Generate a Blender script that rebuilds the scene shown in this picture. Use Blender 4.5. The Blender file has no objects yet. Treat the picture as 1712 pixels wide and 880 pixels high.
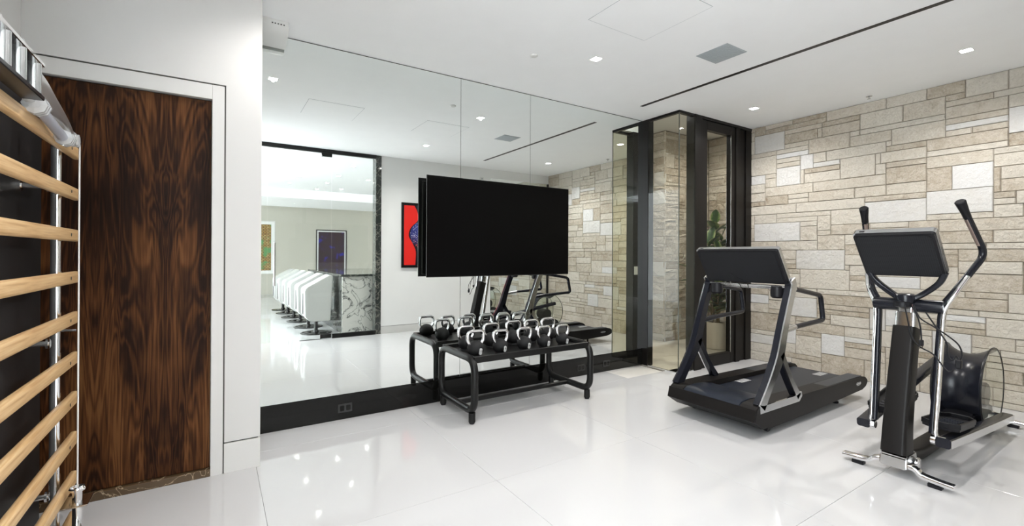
import bpy, bmesh, math, random
from mathutils import Vector, Matrix
from math import sin, cos, pi, radians as R

C = bpy.context.scene.collection
S = bpy.context.scene
random.seed(7)

# ------------------------------------------------------------------ camera
EYE = 1.45
F_PX, CY, ROLL, YAW, PITCH = 769.2766, 424.8406, R(.26835), R(32.7968), R(.1086)
fw = Vector((sin(YAW)*cos(PITCH), cos(YAW)*cos(PITCH), sin(PITCH)))
up0 = Vector((-sin(YAW)*sin(PITCH), -cos(YAW)*sin(PITCH), cos(PITCH)))
rt0 = Vector((cos(YAW), -sin(YAW), 0))
rt = rt0*cos(ROLL) + up0*sin(ROLL)
up = up0*cos(ROLL) - rt0*sin(ROLL)
cam = bpy.data.cameras.new('camera')
cam.sensor_width = 36
cam.lens = F_PX/1712*36
cam.shift_y = -(440-CY)/1712
cam.clip_start = .02
co = bpy.data.objects.new('camera', cam)
C.objects.link(co)
m = Matrix((rt, up, -fw)).transposed().to_4x4()
m.translation = (0, 0, EYE)
co.matrix_world = m
S.camera = co

# ------------------------------------------------------------------ light and exposure
H = 3.239
W = bpy.data.worlds.new('fill_world'); S.world = W; W.use_nodes = True
W.node_tree.nodes['Background'].inputs[0].default_value = (.90, .955, 1, 1)
W.node_tree.nodes['Background'].inputs[1].default_value = 5.6  # bright world added as indoor fill, entering by the open left side
S.view_settings.view_transform = 'Standard'
S.view_settings.look = 'None'
S.view_settings.gamma = 1
S.view_settings.exposure = 1.24
S.cycles.max_bounces = 14
S.cycles.glossy_bounces = 8
S.cycles.transmission_bounces = 10
S.cycles.transparent_max_bounces = 12
S.cycles.diffuse_bounces = 7
S.cycles.sample_clamp_indirect = 6
S.cycles.caustics_reflective = True
S.cycles.caustics_refractive = False
GYM_LIGHTS = [(.486, 3.11), (2.905, 3.11), (5.477, 3.10), (.486, 1.25), (2.9, 1.27), (5.455, 1.22)]
BAR_LIGHTS = [(1.59, -.47), (1.6, -1.9), (1.6, -3.2), (1.56, -4.4), (2.35, -1.24), (2.36, -2.6), (2.355, -3.87), (2.34, -5.16),
              (3.0, -1.24), (3.1, -2.85), (2.9, -4.8), (3.9, -4.3)]
GYM_W, BAR_W = 52, 6

# ------------------------------------------------------------------ materials
def mat(name, col, rough=.5, metal=0, spec=.5, coat=0, bump=0, bscale=200, var=0, vscale=4, trans=0, ior=1.45, emit=0):
    m = bpy.data.materials.new(name); m.use_nodes = True
    n = m.node_tree.nodes; l = m.node_tree.links; b = n['Principled BSDF']
    b.inputs['Base Color'].default_value = (*col, 1)
    b.inputs['Roughness'].default_value = rough
    b.inputs['Metallic'].default_value = metal
    b.inputs['Specular IOR Level'].default_value = spec
    b.inputs['Coat Weight'].default_value = coat
    b.inputs['Coat Roughness'].default_value = .05
    b.inputs['Transmission Weight'].default_value = trans
    b.inputs['IOR'].default_value = ior
    if emit:
        b.inputs['Emission Color'].default_value = (*col, 1); b.inputs['Emission Strength'].default_value = emit
    tc = n.new('ShaderNodeTexCoord')
    if bump:
        t = n.new('ShaderNodeTexNoise'); t.inputs['Scale'].default_value = bscale; t.inputs['Detail'].default_value = 4
        l.new(tc.outputs['Object'], t.inputs['Vector'])
        bp = n.new('ShaderNodeBump'); bp.inputs['Strength'].default_value = bump; bp.inputs['Distance'].default_value = .01
        l.new(t.outputs['Fac'], bp.inputs['Height']); l.new(bp.outputs['Normal'], b.inputs['Normal'])
    t = n.new('ShaderNodeTexNoise'); t.inputs['Scale'].default_value = vscale; t.inputs['Detail'].default_value = 3
    l.new(tc.outputs['Object'], t.inputs['Vector'])
    mx = n.new('ShaderNodeMix'); mx.data_type = 'RGBA'
    v = var if var else .02
    mx.inputs[6].default_value = (*[c*(1-v) for c in col], 1); mx.inputs[7].default_value = (*[min(1, c*(1+v)) for c in col], 1)
    l.new(t.outputs['Fac'], mx.inputs[0]); l.new(mx.outputs[2], b.inputs['Base Color'])
    return m

M = {}
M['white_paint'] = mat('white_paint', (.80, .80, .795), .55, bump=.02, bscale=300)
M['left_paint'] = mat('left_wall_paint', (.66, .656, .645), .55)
M['ceiling'] = mat('ceiling_paint', (.93, .935, .94), .7)
M['trim'] = mat('trim_white', (.68, .675, .66), .35)
M['shadow_gap'] = mat('shadow_gap', (.09, .09, .08), .7)
M['tile'] = mat('polished_white_tile', (.545, .543, .548), .055, spec=.5, var=.015, vscale=1.2)
M['grout'] = mat('grout', (.62, .60, .57), .6)
M['black_glass'] = mat('black_glass', (.006, .006, .0055), .05, spec=.35)
M['black_metal'] = mat('black_powder_coat', (.008, .008, .008), .34, spec=.3)
M['black_plastic'] = mat('black_plastic', (.008, .008, .010), .42, spec=.3, bump=.05, bscale=500)
M['satin_black'] = mat('satin_black_shell', (.008, .009, .014), .25, spec=.4)
M['deck_black'] = mat('deck_black', (.012, .016, .026), .28, spec=.45)
M['brown_black'] = mat('bumper_black', (.009, .008, .0075), .42, spec=.2)
M['belt'] = mat('running_belt', (.010, .013, .022), .36, spec=.4, bump=.1, bscale=700)
M['frame_dark'] = mat('dark_bronze_frame', (.006, .005, .0045), .35, spec=.25)
M['chrome'] = mat('chrome', (.86, .86, .87), .08, 1)
M['silver'] = mat('brushed_silver', (.64, .65, .66), .17, 1)
M['rubber'] = mat('kettlebell_rubber', (.009, .009, .010), .6, spec=.3, bump=.2, bscale=250)
M['tv_screen'] = mat('tv_screen_black', (.001, .001, .001), .30, spec=.12)
M['tv_shell'] = mat('tv_shell', (.006, .006, .006), .3)
M['grey_plate'] = mat('grey_badge', (.55, .55, .55), .4)
M['white_ink'] = mat('white_ink', (.85, .85, .85), .5)
M['dark_ink'] = mat('dark_ink', (.03, .03, .03), .5)
M['panel_black'] = mat('black_stained_panel', (.016, .016, .017), .5, var=.5, vscale=6)
M['lamp'] = mat('lamp_glow', (1, .98, .93), .5, emit=30)
M['vent'] = mat('grey_grille', (.42, .45, .47), .5)
M['device'] = mat('device_white', (.72, .72, .70), .35)
M['pot'] = mat('cream_pot', (.62, .57, .50), .5, var=.06)
M['soil'] = mat('soil', (.05, .035, .02), .9, bump=.6, bscale=60)
M['stem'] = mat('plant_stem', (.18, .13, .07), .7)
M['stool'] = mat('white_leather', (.48, .48, .465), .35)
M['stone_floor'] = mat('limestone_floor', (.66, .63, .58), .35, var=.06)
M['mortar'] = mat('mortar', (.20, .175, .14), .9)
M['art_black'] = mat('art_black', (.008, .010, .016), .3)
M['art_red'] = mat('art_red', (.80, .018, .012), .4)
M['clear_plastic'] = mat('clear_plastic', (.86, .88, .90), .10, spec=.8, trans=.35)
M['thermo'] = mat('switch_white', (.85, .85, .83), .4)
M['bar_wall'] = mat('cream_wall', (.56, .54, .475), .55)
M['satin_steel'] = mat('satin_steel', (.72, .72, .72), .32, 1)
M['sole_grey'] = mat('grey_tube', (.38, .39, .44), .3, spec=.7)

def mirror_mat():
    m = bpy.data.materials.new('mirror_silver'); m.use_nodes = True
    b = m.node_tree.nodes['Principled BSDF']
    b.inputs['Base Color'].default_value = (.88, .915, .90, 1); b.inputs['Metallic'].default_value = 1; b.inputs['Roughness'].default_value = 0.0
    return m
M['mirror'] = mirror_mat()

def glass_mat(name, col, ior=1.45):
    m = bpy.data.materials.new(name); m.use_nodes = True; n = m.node_tree.nodes; l = m.node_tree.links; n.clear()
    o = n.new('ShaderNodeOutputMaterial'); t = n.new('ShaderNodeBsdfTransparent'); g = n.new('ShaderNodeBsdfGlossy'); x = n.new('ShaderNodeMixShader')
    fr = n.new('ShaderNodeFresnel'); fr.inputs[0].default_value = ior
    ge = n.new('ShaderNodeNewGeometry'); sb = n.new('ShaderNodeMath'); sb.operation = 'SUBTRACT'; sb.inputs[0].default_value = 1; l.new(ge.outputs['Backfacing'], sb.inputs[1])
    ml = n.new('ShaderNodeMath'); ml.operation = 'MULTIPLY'; l.new(fr.outputs[0], ml.inputs[0]); l.new(sb.outputs[0], ml.inputs[1])
    t.inputs[0].default_value = (*col, 1); g.inputs[0].default_value = (1, 1, 1, 1); g.inputs['Roughness'].default_value = 0
    l.new(ml.outputs[0], x.inputs[0]); l.new(t.outputs[0], x.inputs[1]); l.new(g.outputs[0], x.inputs[2]); l.new(x.outputs[0], o.inputs[0])
    return m
M['glass'] = glass_mat('clear_glass', (.965, .975, .965))
M['well_glass'] = glass_mat('warm_tinted_glass', (.93, .925, .87), 1.26)
M['disc_glass'] = glass_mat('clear_polycarbonate', (.92, .935, .91))
M['glass_edge'] = mat('glass_edge', (.07, .075, .06), .3)
M['socket_black'] = mat('socket_black', (.028, .028, .028), .5)

def ramp(n, pts):
    r = n.new('ShaderNodeValToRGB'); e = r.color_ramp.elements
    while len(e) > 1: e.remove(e[-1])
    e[0].position = pts[0][0]; e[0].color = (*pts[0][1], 1)
    for p, c in pts[1:]:
        q = e.new(p); q.color = (*c, 1)
    return r

def walnut():
    m = bpy.data.materials.new('bookmatched_walnut'); m.use_nodes = True
    n = m.node_tree.nodes; l = m.node_tree.links; b = n['Principled BSDF']; b.inputs['Roughness'].default_value = .5; b.inputs['Specular IOR Level'].default_value = .12
    tc = n.new('ShaderNodeTexCoord'); sp = n.new('ShaderNodeSeparateXYZ'); l.new(tc.outputs['Object'], sp.inputs[0])
    pp = n.new('ShaderNodeMath'); pp.operation = 'PINGPONG'; pp.inputs[1].default_value = .33
    ad = n.new('ShaderNodeMath'); ad.inputs[1].default_value = 1.7875; l.new(sp.outputs[0], ad.inputs[0]); l.new(ad.outputs[0], pp.inputs[0])
    cb = n.new('ShaderNodeCombineXYZ'); l.new(pp.outputs[0], cb.inputs[0])
    zs = n.new('ShaderNodeMath'); zs.operation = 'MULTIPLY'; zs.inputs[1].default_value = .13; l.new(sp.outputs[2], zs.inputs[0]); l.new(zs.outputs[0], cb.inputs[2])
    n1 = n.new('ShaderNodeTexNoise'); n1.inputs['Scale'].default_value = 6.5; n1.inputs['Detail'].default_value = 3; n1.inputs['Distortion'].default_value = .6; l.new(cb.outputs[0], n1.inputs['Vector'])
    # cathedral rings: contour lines of the smooth noise field
    mu = n.new('ShaderNodeMath'); mu.operation = 'MULTIPLY'; mu.inputs[1].default_value = 95; l.new(n1.outputs['Fac'], mu.inputs[0])
    sn = n.new('ShaderNodeMath'); sn.operation = 'SINE'; l.new(mu.outputs[0], sn.inputs[0])
    cb2 = n.new('ShaderNodeCombineXYZ'); l.new(pp.outputs[0], cb2.inputs[0])
    z2 = n.new('ShaderNodeMath'); z2.operation = 'MULTIPLY'; z2.inputs[1].default_value = .035; l.new(sp.outputs[2], z2.inputs[0]); l.new(z2.outputs[0], cb2.inputs[2])
    n2 = n.new('ShaderNodeTexNoise'); n2.inputs['Scale'].default_value = 110; n2.inputs['Detail'].default_value = 5; l.new(cb2.outputs[0], n2.inputs['Vector'])
    n3 = n.new('ShaderNodeTexNoise'); n3.inputs['Scale'].default_value = 7; n3.inputs['Detail'].default_value = 4; l.new(cb.outputs[0], n3.inputs['Vector'])
    a1 = n.new('ShaderNodeMath'); a1.operation = 'MULTIPLY_ADD'; a1.inputs[1].default_value = .075; a1.inputs[2].default_value = .0; l.new(sn.outputs[0], a1.inputs[0])
    a2 = n.new('ShaderNodeMath'); a2.operation = 'MULTIPLY_ADD'; a2.inputs[1].default_value = .45; l.new(n2.outputs['Fac'], a2.inputs[0]); l.new(a1.outputs[0], a2.inputs[2])
    a3 = n.new('ShaderNodeMath'); a3.operation = 'MULTIPLY_ADD'; a3.inputs[1].default_value = .95; l.new(n3.outputs['Fac'], a3.inputs[0]); l.new(a2.outputs[0], a3.inputs[2])
    r = ramp(n, [(.45, (.008, .0030, .0013)), (.62, (.024, .0085, .0032)), (.76, (.075, .027, .0085)), (.92, (.15, .062, .021))])
    l.new(a3.outputs[0], r.inputs[0]); l.new(r.outputs[0], b.inputs['Base Color'])
    return m
M['walnut'] = walnut()

def oak():
    m = bpy.data.materials.new('light_oak'); m.use_nodes = True
    n = m.node_tree.nodes; l = m.node_tree.links; b = n['Principled BSDF']; b.inputs['Roughness'].default_value = .38
    tc = n.new('ShaderNodeTexCoord'); mp = n.new('ShaderNodeMapping'); mp.inputs['Scale'].default_value = (60, 2.2, 60)
    l.new(tc.outputs['Object'], mp.inputs[0])
    t = n.new('ShaderNodeTexNoise'); t.inputs['Scale'].default_value = 2; t.inputs['Detail'].default_value = 5; l.new(mp.outputs[0], t.inputs['Vector'])
    r = ramp(n, [(.3, (.58, .34, .15)), (.5, (.74, .48, .235)), (.7, (.84, .60, .33))]); l.new(t.outputs['Fac'], r.inputs[0]); l.new(r.outputs[0], b.inputs['Base Color'])
    return m
M['oak'] = oak()

def stone_mat(name, stops, grain=.5, rough_bump=.7):
    m = bpy.data.materials.new(name); m.use_nodes = True
    n = m.node_tree.nodes; l = m.node_tree.links; b = n['Principled BSDF']; b.inputs['Roughness'].default_value = .8; b.inputs['Specular IOR Level'].default_value = .2
    tc = n.new('ShaderNodeTexCoord'); oi = n.new('ShaderNodeObjectInfo')
    of = n.new('ShaderNodeVectorMath'); of.operation = 'ADD'
    sc = n.new('ShaderNodeVectorMath'); sc.operation = 'SCALE'; sc.inputs[3].default_value = 37
    cr = n.new('ShaderNodeCombineXYZ'); l.new(oi.outputs['Random'], cr.inputs[0]); l.new(oi.outputs['Random'], cr.inputs[1]); l.new(cr.outputs[0], sc.inputs[0])
    l.new(tc.outputs['Object'], of.inputs[0]); l.new(sc.outputs[0], of.inputs[1])
    t = n.new('ShaderNodeTexNoise'); t.inputs['Scale'].default_value = 9; t.inputs['Detail'].default_value = 7; t.inputs['Roughness'].default_value = .68; t.inputs['Distortion'].default_value = .4
    l.new(of.outputs[0], t.inputs['Vector'])
    tf = n.new('ShaderNodeTexNoise'); tf.inputs['Scale'].default_value = 34; tf.inputs['Detail'].default_value = 8; tf.inputs['Roughness'].default_value = .7; tf.inputs['Distortion'].default_value = 1.2; l.new(of.outputs[0], tf.inputs['Vector'])
    tm_ = n.new('ShaderNodeMath'); tm_.operation = 'MULTIPLY_ADD'; tm_.inputs[1].default_value = .9; tm_.inputs[2].default_value = -.45; l.new(tf.outputs['Fac'], tm_.inputs[0])
    ta_ = n.new('ShaderNodeMath'); l.new(t.outputs['Fac'], ta_.inputs[0]); l.new(tm_.outputs[0], ta_.inputs[1])
    mixf = n.new('ShaderNodeMath'); mixf.operation = 'MULTIPLY_ADD'; mixf.inputs[1].default_value = grain*1.25; l.new(ta_.outputs[0], mixf.inputs[0])
    rs = n.new('ShaderNodeMath'); rs.operation = 'MULTIPLY_ADD'; rs.inputs[1].default_value = .50; rs.inputs[2].default_value = -.08; l.new(oi.outputs['Random'], rs.inputs[0]); l.new(rs.outputs[0], mixf.inputs[2])
    r = ramp(n, stops); l.new(mixf.outputs[0], r.inputs[0]); l.new(r.outputs[0], b.inputs['Base Color'])
    t2 = n.new('ShaderNodeTexNoise'); t2.inputs['Scale'].default_value = 20; t2.inputs['Detail'].default_value = 8; t2.inputs['Roughness'].default_value = .6; l.new(of.outputs[0], t2.inputs['Vector'])
    bp = n.new('ShaderNodeBump'); bp.inputs['Strength'].default_value = rough_bump; bp.inputs['Distance'].default_value = .045
    l.new(t2.outputs['Fac'], bp.inputs['Height']); l.new(bp.outputs['Normal'], b.inputs['Normal'])
    return m
M['stone'] = stone_mat('cream_limestone', [(.10, (.26, .21, .15)), (.28, (.40, .345, .27)), (.5, (.515, .465, .39)), (.72, (.585, .545, .475)), (.9, (.525, .485, .42))], .62, .6)
M['pale_stone'] = stone_mat('pale_limestone', [(.1, (.54, .515, .47)), (.5, (.60, .59, .57)), (.9, (.635, .63, .625))], .5, .4)
M['split_stone'] = stone_mat('split_face_limestone', [(.12, (.30, .25, .19)), (.4, (.44, .38, .31)), (.7, (.56, .51, .44)), (.9, (.62, .57, .50))], .7, 1.0)

def marble(name, base, vein, scale, thr):
    m = bpy.data.materials.new(name); m.use_nodes = True
    n = m.node_tree.nodes; l = m.node_tree.links; b = n['Principled BSDF']; b.inputs['Roughness'].default_value = .06
    tc = n.new('ShaderNodeTexCoord'); t = n.new('ShaderNodeTexNoise'); t.inputs['Scale'].default_value = scale; t.inputs['Detail'].default_value = 5; t.inputs['Distortion'].default_value = 1.6
    l.new(tc.outputs['Object'], t.inputs['Vector'])
    a = n.new('ShaderNodeMath'); a.operation = 'SUBTRACT'; a.inputs[1].default_value = .5; l.new(t.outputs['Fac'], a.inputs[0])
    c = n.new('ShaderNodeMath'); c.operation = 'ABSOLUTE'; l.new(a.outputs[0], c.inputs[0])
    r = ramp(n, [(0, vein), (thr, tuple(.35*v+.65*w for v, w in zip(vein, base))), (thr*3, base)]); l.new(c.outputs[0], r.inputs[0]); l.new(r.outputs[0], b.inputs['Base Color'])
    return m
M['marble'] = marble('white_veined_marble', (.66, .65, .62), (.03, .035, .04), 2.6, .012)
M['dark_marble'] = marble('dark_veined_marble', (.035, .040, .038), (.26, .25, .22), 5, .012)
M['brown_marble'] = marble('brown_marble', (.10, .065, .035), (.5, .38, .25), 3.0, .004)

def leafmat():
    m = bpy.data.materials.new('variegated_leaf'); m.use_nodes = True
    n = m.node_tree.nodes; l = m.node_tree.links; b = n['Principled BSDF']; b.inputs['Roughness'].default_value = .3
    tc = n.new('ShaderNodeTexCoord'); sp = n.new('ShaderNodeSeparateXYZ'); l.new(tc.outputs['Generated'], sp.inputs[0])
    a = n.new('ShaderNodeMath'); a.operation = 'SUBTRACT'; a.inputs[1].default_value = .5; l.new(sp.outputs[1], a.inputs[0])
    c = n.new('ShaderNodeMath'); c.operation = 'ABSOLUTE'; l.new(a.outputs[0], c.inputs[0])
    t = n.new('ShaderNodeTexNoise'); t.inputs['Scale'].default_value = 5; l.new(tc.outputs['Generated'], t.inputs['Vector'])
    d = n.new('ShaderNodeMath'); d.operation = 'MULTIPLY_ADD'; d.inputs[1].default_value = .5; l.new(t.outputs['Fac'], d.inputs[0]); l.new(c.outputs[0], d.inputs[2])
    r = ramp(n, [(.3, (.035, .085, .035)), (.48, (.055, .14, .045)), (.60, (.26, .36, .12)), (.68, (.50, .52, .28))]); l.new(d.outputs[0], r.inputs[0]); l.new(r.outputs[0], b.inputs['Base Color'])
    return m
M['leaf'] = leafmat()

def perforated(name, col, step):
    """black shell with a fine grid of round holes"""
    m = bpy.data.materials.new(name); m.use_nodes = True
    n = m.node_tree.nodes; l = m.node_tree.links; b = n['Principled BSDF']; b.inputs['Roughness'].default_value = .45; b.inputs['Specular IOR Level'].default_value = .3
    tc = n.new('ShaderNodeTexCoord'); sp = n.new('ShaderNodeSeparateXYZ'); l.new(tc.outputs['UV'], sp.inputs[0])
    outs = []
    for k in (0, 1):
        q = n.new('ShaderNodeMath'); q.operation = 'PINGPONG'; q.inputs[1].default_value = step/2; l.new(sp.outputs[k], q.inputs[0])
        p = n.new('ShaderNodeMath'); p.operation = 'POWER'; p.inputs[1].default_value = 2; l.new(q.outputs[0], p.inputs[0]); outs.append(p)
    s = n.new('ShaderNodeMath'); l.new(outs[0].outputs[0], s.inputs[0]); l.new(outs[1].outputs[0], s.inputs[1])
    g = n.new('ShaderNodeMath'); g.operation = 'LESS_THAN'; g.inputs[1].default_value = (step*.27)**2; l.new(s.outputs[0], g.inputs[0])
    mx = n.new('ShaderNodeMix'); mx.data_type = 'RGBA'; mx.inputs[6].default_value = (*col, 1); mx.inputs[7].default_value = (.002, .002, .002, 1)
    l.new(g.outputs[0], mx.inputs[0]); l.new(mx.outputs[2], b.inputs['Base Color'])
    return m
M['perf'] = perforated('perforated_black', (.012, .013, .016), .011)

def print_mat(name, kind):
    m = bpy.data.materials.new(name); m.use_nodes = True
    n = m.node_tree.nodes; l = m.node_tree.links; b = n['Principled BSDF']; b.inputs['Roughness'].default_value = .4
    tc = n.new('ShaderNodeTexCoord')
    if kind == 'mosaic':
        bt = n.new('ShaderNodeTexBrick'); mp = n.new('ShaderNodeMapping'); mp.inputs['Rotation'].default_value = (R(90), 0, 0); l.new(tc.outputs['Object'], mp.inputs[0]); l.new(mp.outputs[0], bt.inputs['Vector'])
        bt.inputs['Scale'].default_value = 5; bt.inputs['Color1'].default_value = (.36, .20, .04, 1); bt.inputs['Color2'].default_value = (.45, .34, .12, 1); bt.inputs['Mortar'].default_value = (.10, .05, .02, 1); bt.inputs['Mortar Size'].default_value = .04
        t = n.new('ShaderNodeTexNoise'); t.inputs['Scale'].default_value = 3; l.new(tc.outputs['Object'], t.inputs['Vector'])
        r = ramp(n, [(.5, (0, 0, 0)), (.6, (1, 1, 1))]); l.new(t.outputs['Fac'], r.inputs[0])
        mx = n.new('ShaderNodeMix'); mx.data_type = 'RGBA'; mx.inputs[7].default_value = (.10, .28, .10, 1); l.new(r.outputs[0], mx.inputs[0]); l.new(bt.outputs['Color'], mx.inputs[6]); l.new(mx.outputs[2], b.inputs['Base Color'])
    elif kind == 'night':
        t = n.new('ShaderNodeTexNoise'); t.inputs['Scale'].default_value = 3.2; l.new(tc.outputs['Object'], t.inputs['Vector'])
        r = ramp(n, [(.35, (.03, .012, .012)), (.58, (.03, .010, .03)), (.74, (.015, .02, .40))]); l.new(t.outputs['Fac'], r.inputs[0]); l.new(r.outputs[0], b.inputs['Base Color'])
    else:
        v = n.new('ShaderNodeTexVoronoi'); v.inputs['Scale'].default_value = 45; l.new(tc.outputs['Object'], v.inputs['Vector'])
        r = ramp(n, [(.0, (.9, .9, .95)), (.24, (.7, .7, .85)), (.34, (.02, .03, .20))]); l.new(v.outputs['Distance'], r.inputs[0])
        sp = n.new('ShaderNodeSeparateXYZ'); l.new(tc.outputs['Object'], sp.inputs[0])
        mr = n.new('ShaderNodeMapRange'); mr.inputs[1].default_value = .62; mr.inputs[2].default_value = .42; l.new(sp.outputs[2], mr.inputs[0])
        mx = n.new('ShaderNodeMix'); mx.data_type = 'RGBA'; mx.blend_type = 'MULTIPLY'; mx.inputs[7].default_value = (1, .15, .12, 1)
        l.new(mr.outputs[0], mx.inputs[0]); l.new(r.outputs[0], mx.inputs[6]); l.new(mx.outputs[2], b.inputs['Base Color'])
    return m
M['mosaic'] = print_mat('mosaic_print', 'mosaic'); M['night'] = print_mat('night_print', 'night'); M['dots'] = print_mat('dotted_ball_print', 'dots')

# ------------------------------------------------------------------ mesh helpers (all points in world metres)
def thing(name, label, cat, loc=(0, 0, 0), group=None):
    o = bpy.data.objects.new(name, None); C.objects.link(o); o.location = loc; o.empty_display_size = .1
    o['label'] = label; o['category'] = cat
    if group: o['group'] = group
    return o

def origin(o):
    v = Vector((0, 0, 0))
    while o: v += Vector(o.location); o = o.parent
    return v

def obj(name, bm, material, parent=None, smooth=False, label=None, kind=None):
    me = bpy.data.meshes.new(name)
    bm.normal_update()
    bmesh.ops.recalc_face_normals(bm, faces=bm.faces)
    if parent:
        bmesh.ops.translate(bm, vec=-origin(parent), verts=bm.verts)
    else:
        c = Vector((0, 0, 0))
        for v in bm.verts: c += v.co
        c /= max(1, len(bm.verts)); c.z = min(v.co.z for v in bm.verts)
        bmesh.ops.translate(bm, vec=-c, verts=bm.verts)
    if smooth:
        for f in bm.faces: f.smooth = True
        for e in bm.edges:
            if len(e.link_faces) == 2 and e.calc_face_angle(0) > R(38): e.smooth = False
    bm.to_mesh(me); bm.free()
    me.materials.append(M[material] if isinstance(material, str) else material)
    o = bpy.data.objects.new(name, me); C.objects.link(o)
    if parent: o.parent = parent
    else: o.location = c
    if label: o['label'] = label
    if kind: o['kind'] = kind
    return o

def struct(name, bm, material, parent=None, **k):
    return obj(name, bm, material, parent, kind='structure', **k)

def tag(o, label, cat, group=None):
    o['label'] = label; o['category'] = cat
    if group: o['group'] = group
    return o

def nb(): return bmesh.new()

def box(bm, x0, x1, y0, y1, z0, z1, bev=0, seg=1):
    r = bmesh.ops.create_cube(bm, size=1)
    vs = r['verts']
    for v in vs:
        v.co = Vector(((x0+x1)/2+v.co.x*(x1-x0), (y0+y1)/2+v.co.y*(y1-y0), (z0+z1)/2+v.co.z*(z1-z0)))
    if bev:
        es = set(e for v in vs for e in v.link_edges)
        bmesh.ops.bevel(bm, geom=list(es), offset=bev, segments=seg, affect='EDGES', profile=.5)
    return bm

def B(*a, **k): return box(nb(), *a, **k)

def fillet(pts, r, n=6, closed=False):
    pts = [Vector(p) for p in pts]; out = []
    N = len(pts)
    for i in range(N):
        if not closed and i in (0, N-1): out.append(pts[i]); continue
        p, a, b = pts[i], pts[i-1], pts[(i+1) % N]
        da, db = (a-p), (b-p)
        rr = r[i] if isinstance(r, (list, tuple)) else r
        d = min(rr, da.length*.48, db.length*.48)
        A, Bq = p+da.normalized()*d, p+db.normalized()*d
        for k in range(n+1):
            t = k/n
            out.append(A*(1-t)**2 + p*2*t*(1-t) + Bq*t*t)
    return out

def circ(r, n=12): return [(r*cos(2*pi*k/n), r*sin(2*pi*k/n)) for k in range(n)]
def rrect(w, h, r, n=3):
    o = []
    for cx, cy, a0 in ((w/2-r, h/2-r, 0), (-w/2+r, h/2-r, 90), (-w/2+r, -h/2+r, 180), (w/2-r, -h/2+r, 270)):
        for k in range(n+1):
            a = R(a0+90*k/n); o.append((cx+r*cos(a), cy+r*sin(a)))
    return o

def sweep(bm, path, sec, closed=False, upv=None, scales=None, caps=True):
    """sweep a section along a path; section x runs along 'side', y along 'up'"""
    P = [Vector(p) for p in path]; N = len(P); rings = []
    T = []
    for i in range(N):
        a = P[i-1] if (i > 0 or closed) else P[i]; b = P[(i+1) % N] if (i < N-1 or closed) else P[i]
        T.append((b-a).normalized())
    u = Vector(upv) if upv else (Vector((0, 0, 1)) if abs(T[0].z) < .9 else Vector((0, 1, 0)))
    s = T[0].cross(u).normalized(); u = s.cross(T[0]).normalized()
    for i in range(N):
        t = T[i]
        if upv: s = t.cross(Vector(upv)).normalized()
        else: s = (s - t*s.dot(t)).normalized()
        uu = s.cross(t).normalized()
        k = scales[i] if scales else 1
        kx, ky = k if isinstance(k, (tuple, list)) else (k, k)
        rings.append([bm.verts.new(P[i]+s*x*kx+uu*y*ky) for x, y in sec])
    n = len(sec)
    for i in range(N if closed else N-1):
        a, b = rings[i], rings[(i+1) % N]
        for j in range(n): bm.faces.new((a[j], a[(j+1) % n], b[(j+1) % n], b[j]))
    if caps and not closed:
        bm.faces.new(rings[0][::-1]); bm.faces.new(rings[-1])
    return bm

def tube(path, r, n=12, fr=0, closed=False, scales=None, bm=None, fn=6):
    p = fillet(path, fr, fn, closed) if fr else path
    return sweep(bm or nb(), p, circ(r, n), closed, scales=scales)

def lathe(bm, prof, c, n=24, axis='Z'):
    c = Vector(c); rings = []
    for r, z in prof:
        ring = []
        for k in range(n):
            a = 2*pi*k/n
            v = {'Z': Vector((r*cos(a), r*sin(a), z)), 'Y': Vector((r*cos(a), z, r*sin(a))), 'X': Vector((z, r*cos(a), r*sin(a)))}[axis]
            ring.append(bm.verts.new(c+v))
        rings.append(ring)
    for a, b in zip(rings, rings[1:]):
        for j in range(n): bm.faces.new((a[j], a[(j+1) % n], b[(j+1) % n], b[j]))
    bm.faces.new(rings[0][::-1]); bm.faces.new(rings[-1])
    return bm

def prism(bm, poly, fn0, fn1):
    """poly of 2D points extruded between two maps 2D->3D"""
    a = [bm.verts.new(fn0(*p)) for p in poly]; b = [bm.verts.new(fn1(*p)) for p in poly]
    n = len(poly)
    bm.faces.new(a); bm.faces.new(b[::-1])
    for j in range(n): bm.faces.new((a[j], b[j], b[(j+1) % n], a[(j+1) % n]))
    return bm

def prism_y(poly, y0, y1, bm=None, bev=0):
    bm = bm or nb(); prism(bm, poly, lambda x, z: Vector((x, y0, z)), lambda x, z: Vector((x, y1, z)))
    if bev: bmesh.ops.bevel(bm, geom=bm.edges[:], offset=bev, segments=2, affect='EDGES')
    return bm

def slab(center, u, v, nrm, w, h, t, r=.02, bm=None, seg=4):
    """rounded rectangle w x h in the plane (u,v), thickness t along nrm, from 0 to t"""
    c, u, v, nrm = Vector(center), Vector(u).normalized(), Vector(v).normalized(), Vector(nrm).normalized()
    return prism(bm or nb(), rrect(w, h, r, seg), lambda x, y: c+u*x+v*y, lambda x, y: c+u*x+v*y+nrm*t)

def ribbon_y(pts, widths, y0, y1, bm=None):
    """thick line in the XZ plane with varying width, extruded in Y"""
    P = [Vector((x, 0, z)) for x, z in pts]; L = []; Rr = []
    for i, p in enumerate(P):
        t = (P[min(i+1, len(P)-1)]-P[max(i-1, 0)]).normalized(); nn = Vector((-t.z, 0, t.x)); w = widths[i]/2
        L.append(p+nn*w); Rr.append(p-nn*w)
    bm = bm or nb()
    rings = [[bm.verts.new(Vector((q.x, y, q.z))) for q, y in ((l, y0), (l, y1), (r_, y1), (r_, y0))] for l, r_ in zip(L, Rr)]
    for a, b in zip(rings, rings[1:]):
        for j in range(4): bm.faces.new((a[j], a[(j+1) % 4], b[(j+1) % 4], b[j]))
    bm.faces.new(rings[0][::-1]); bm.faces.new(rings[-1])
    return bm

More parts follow.
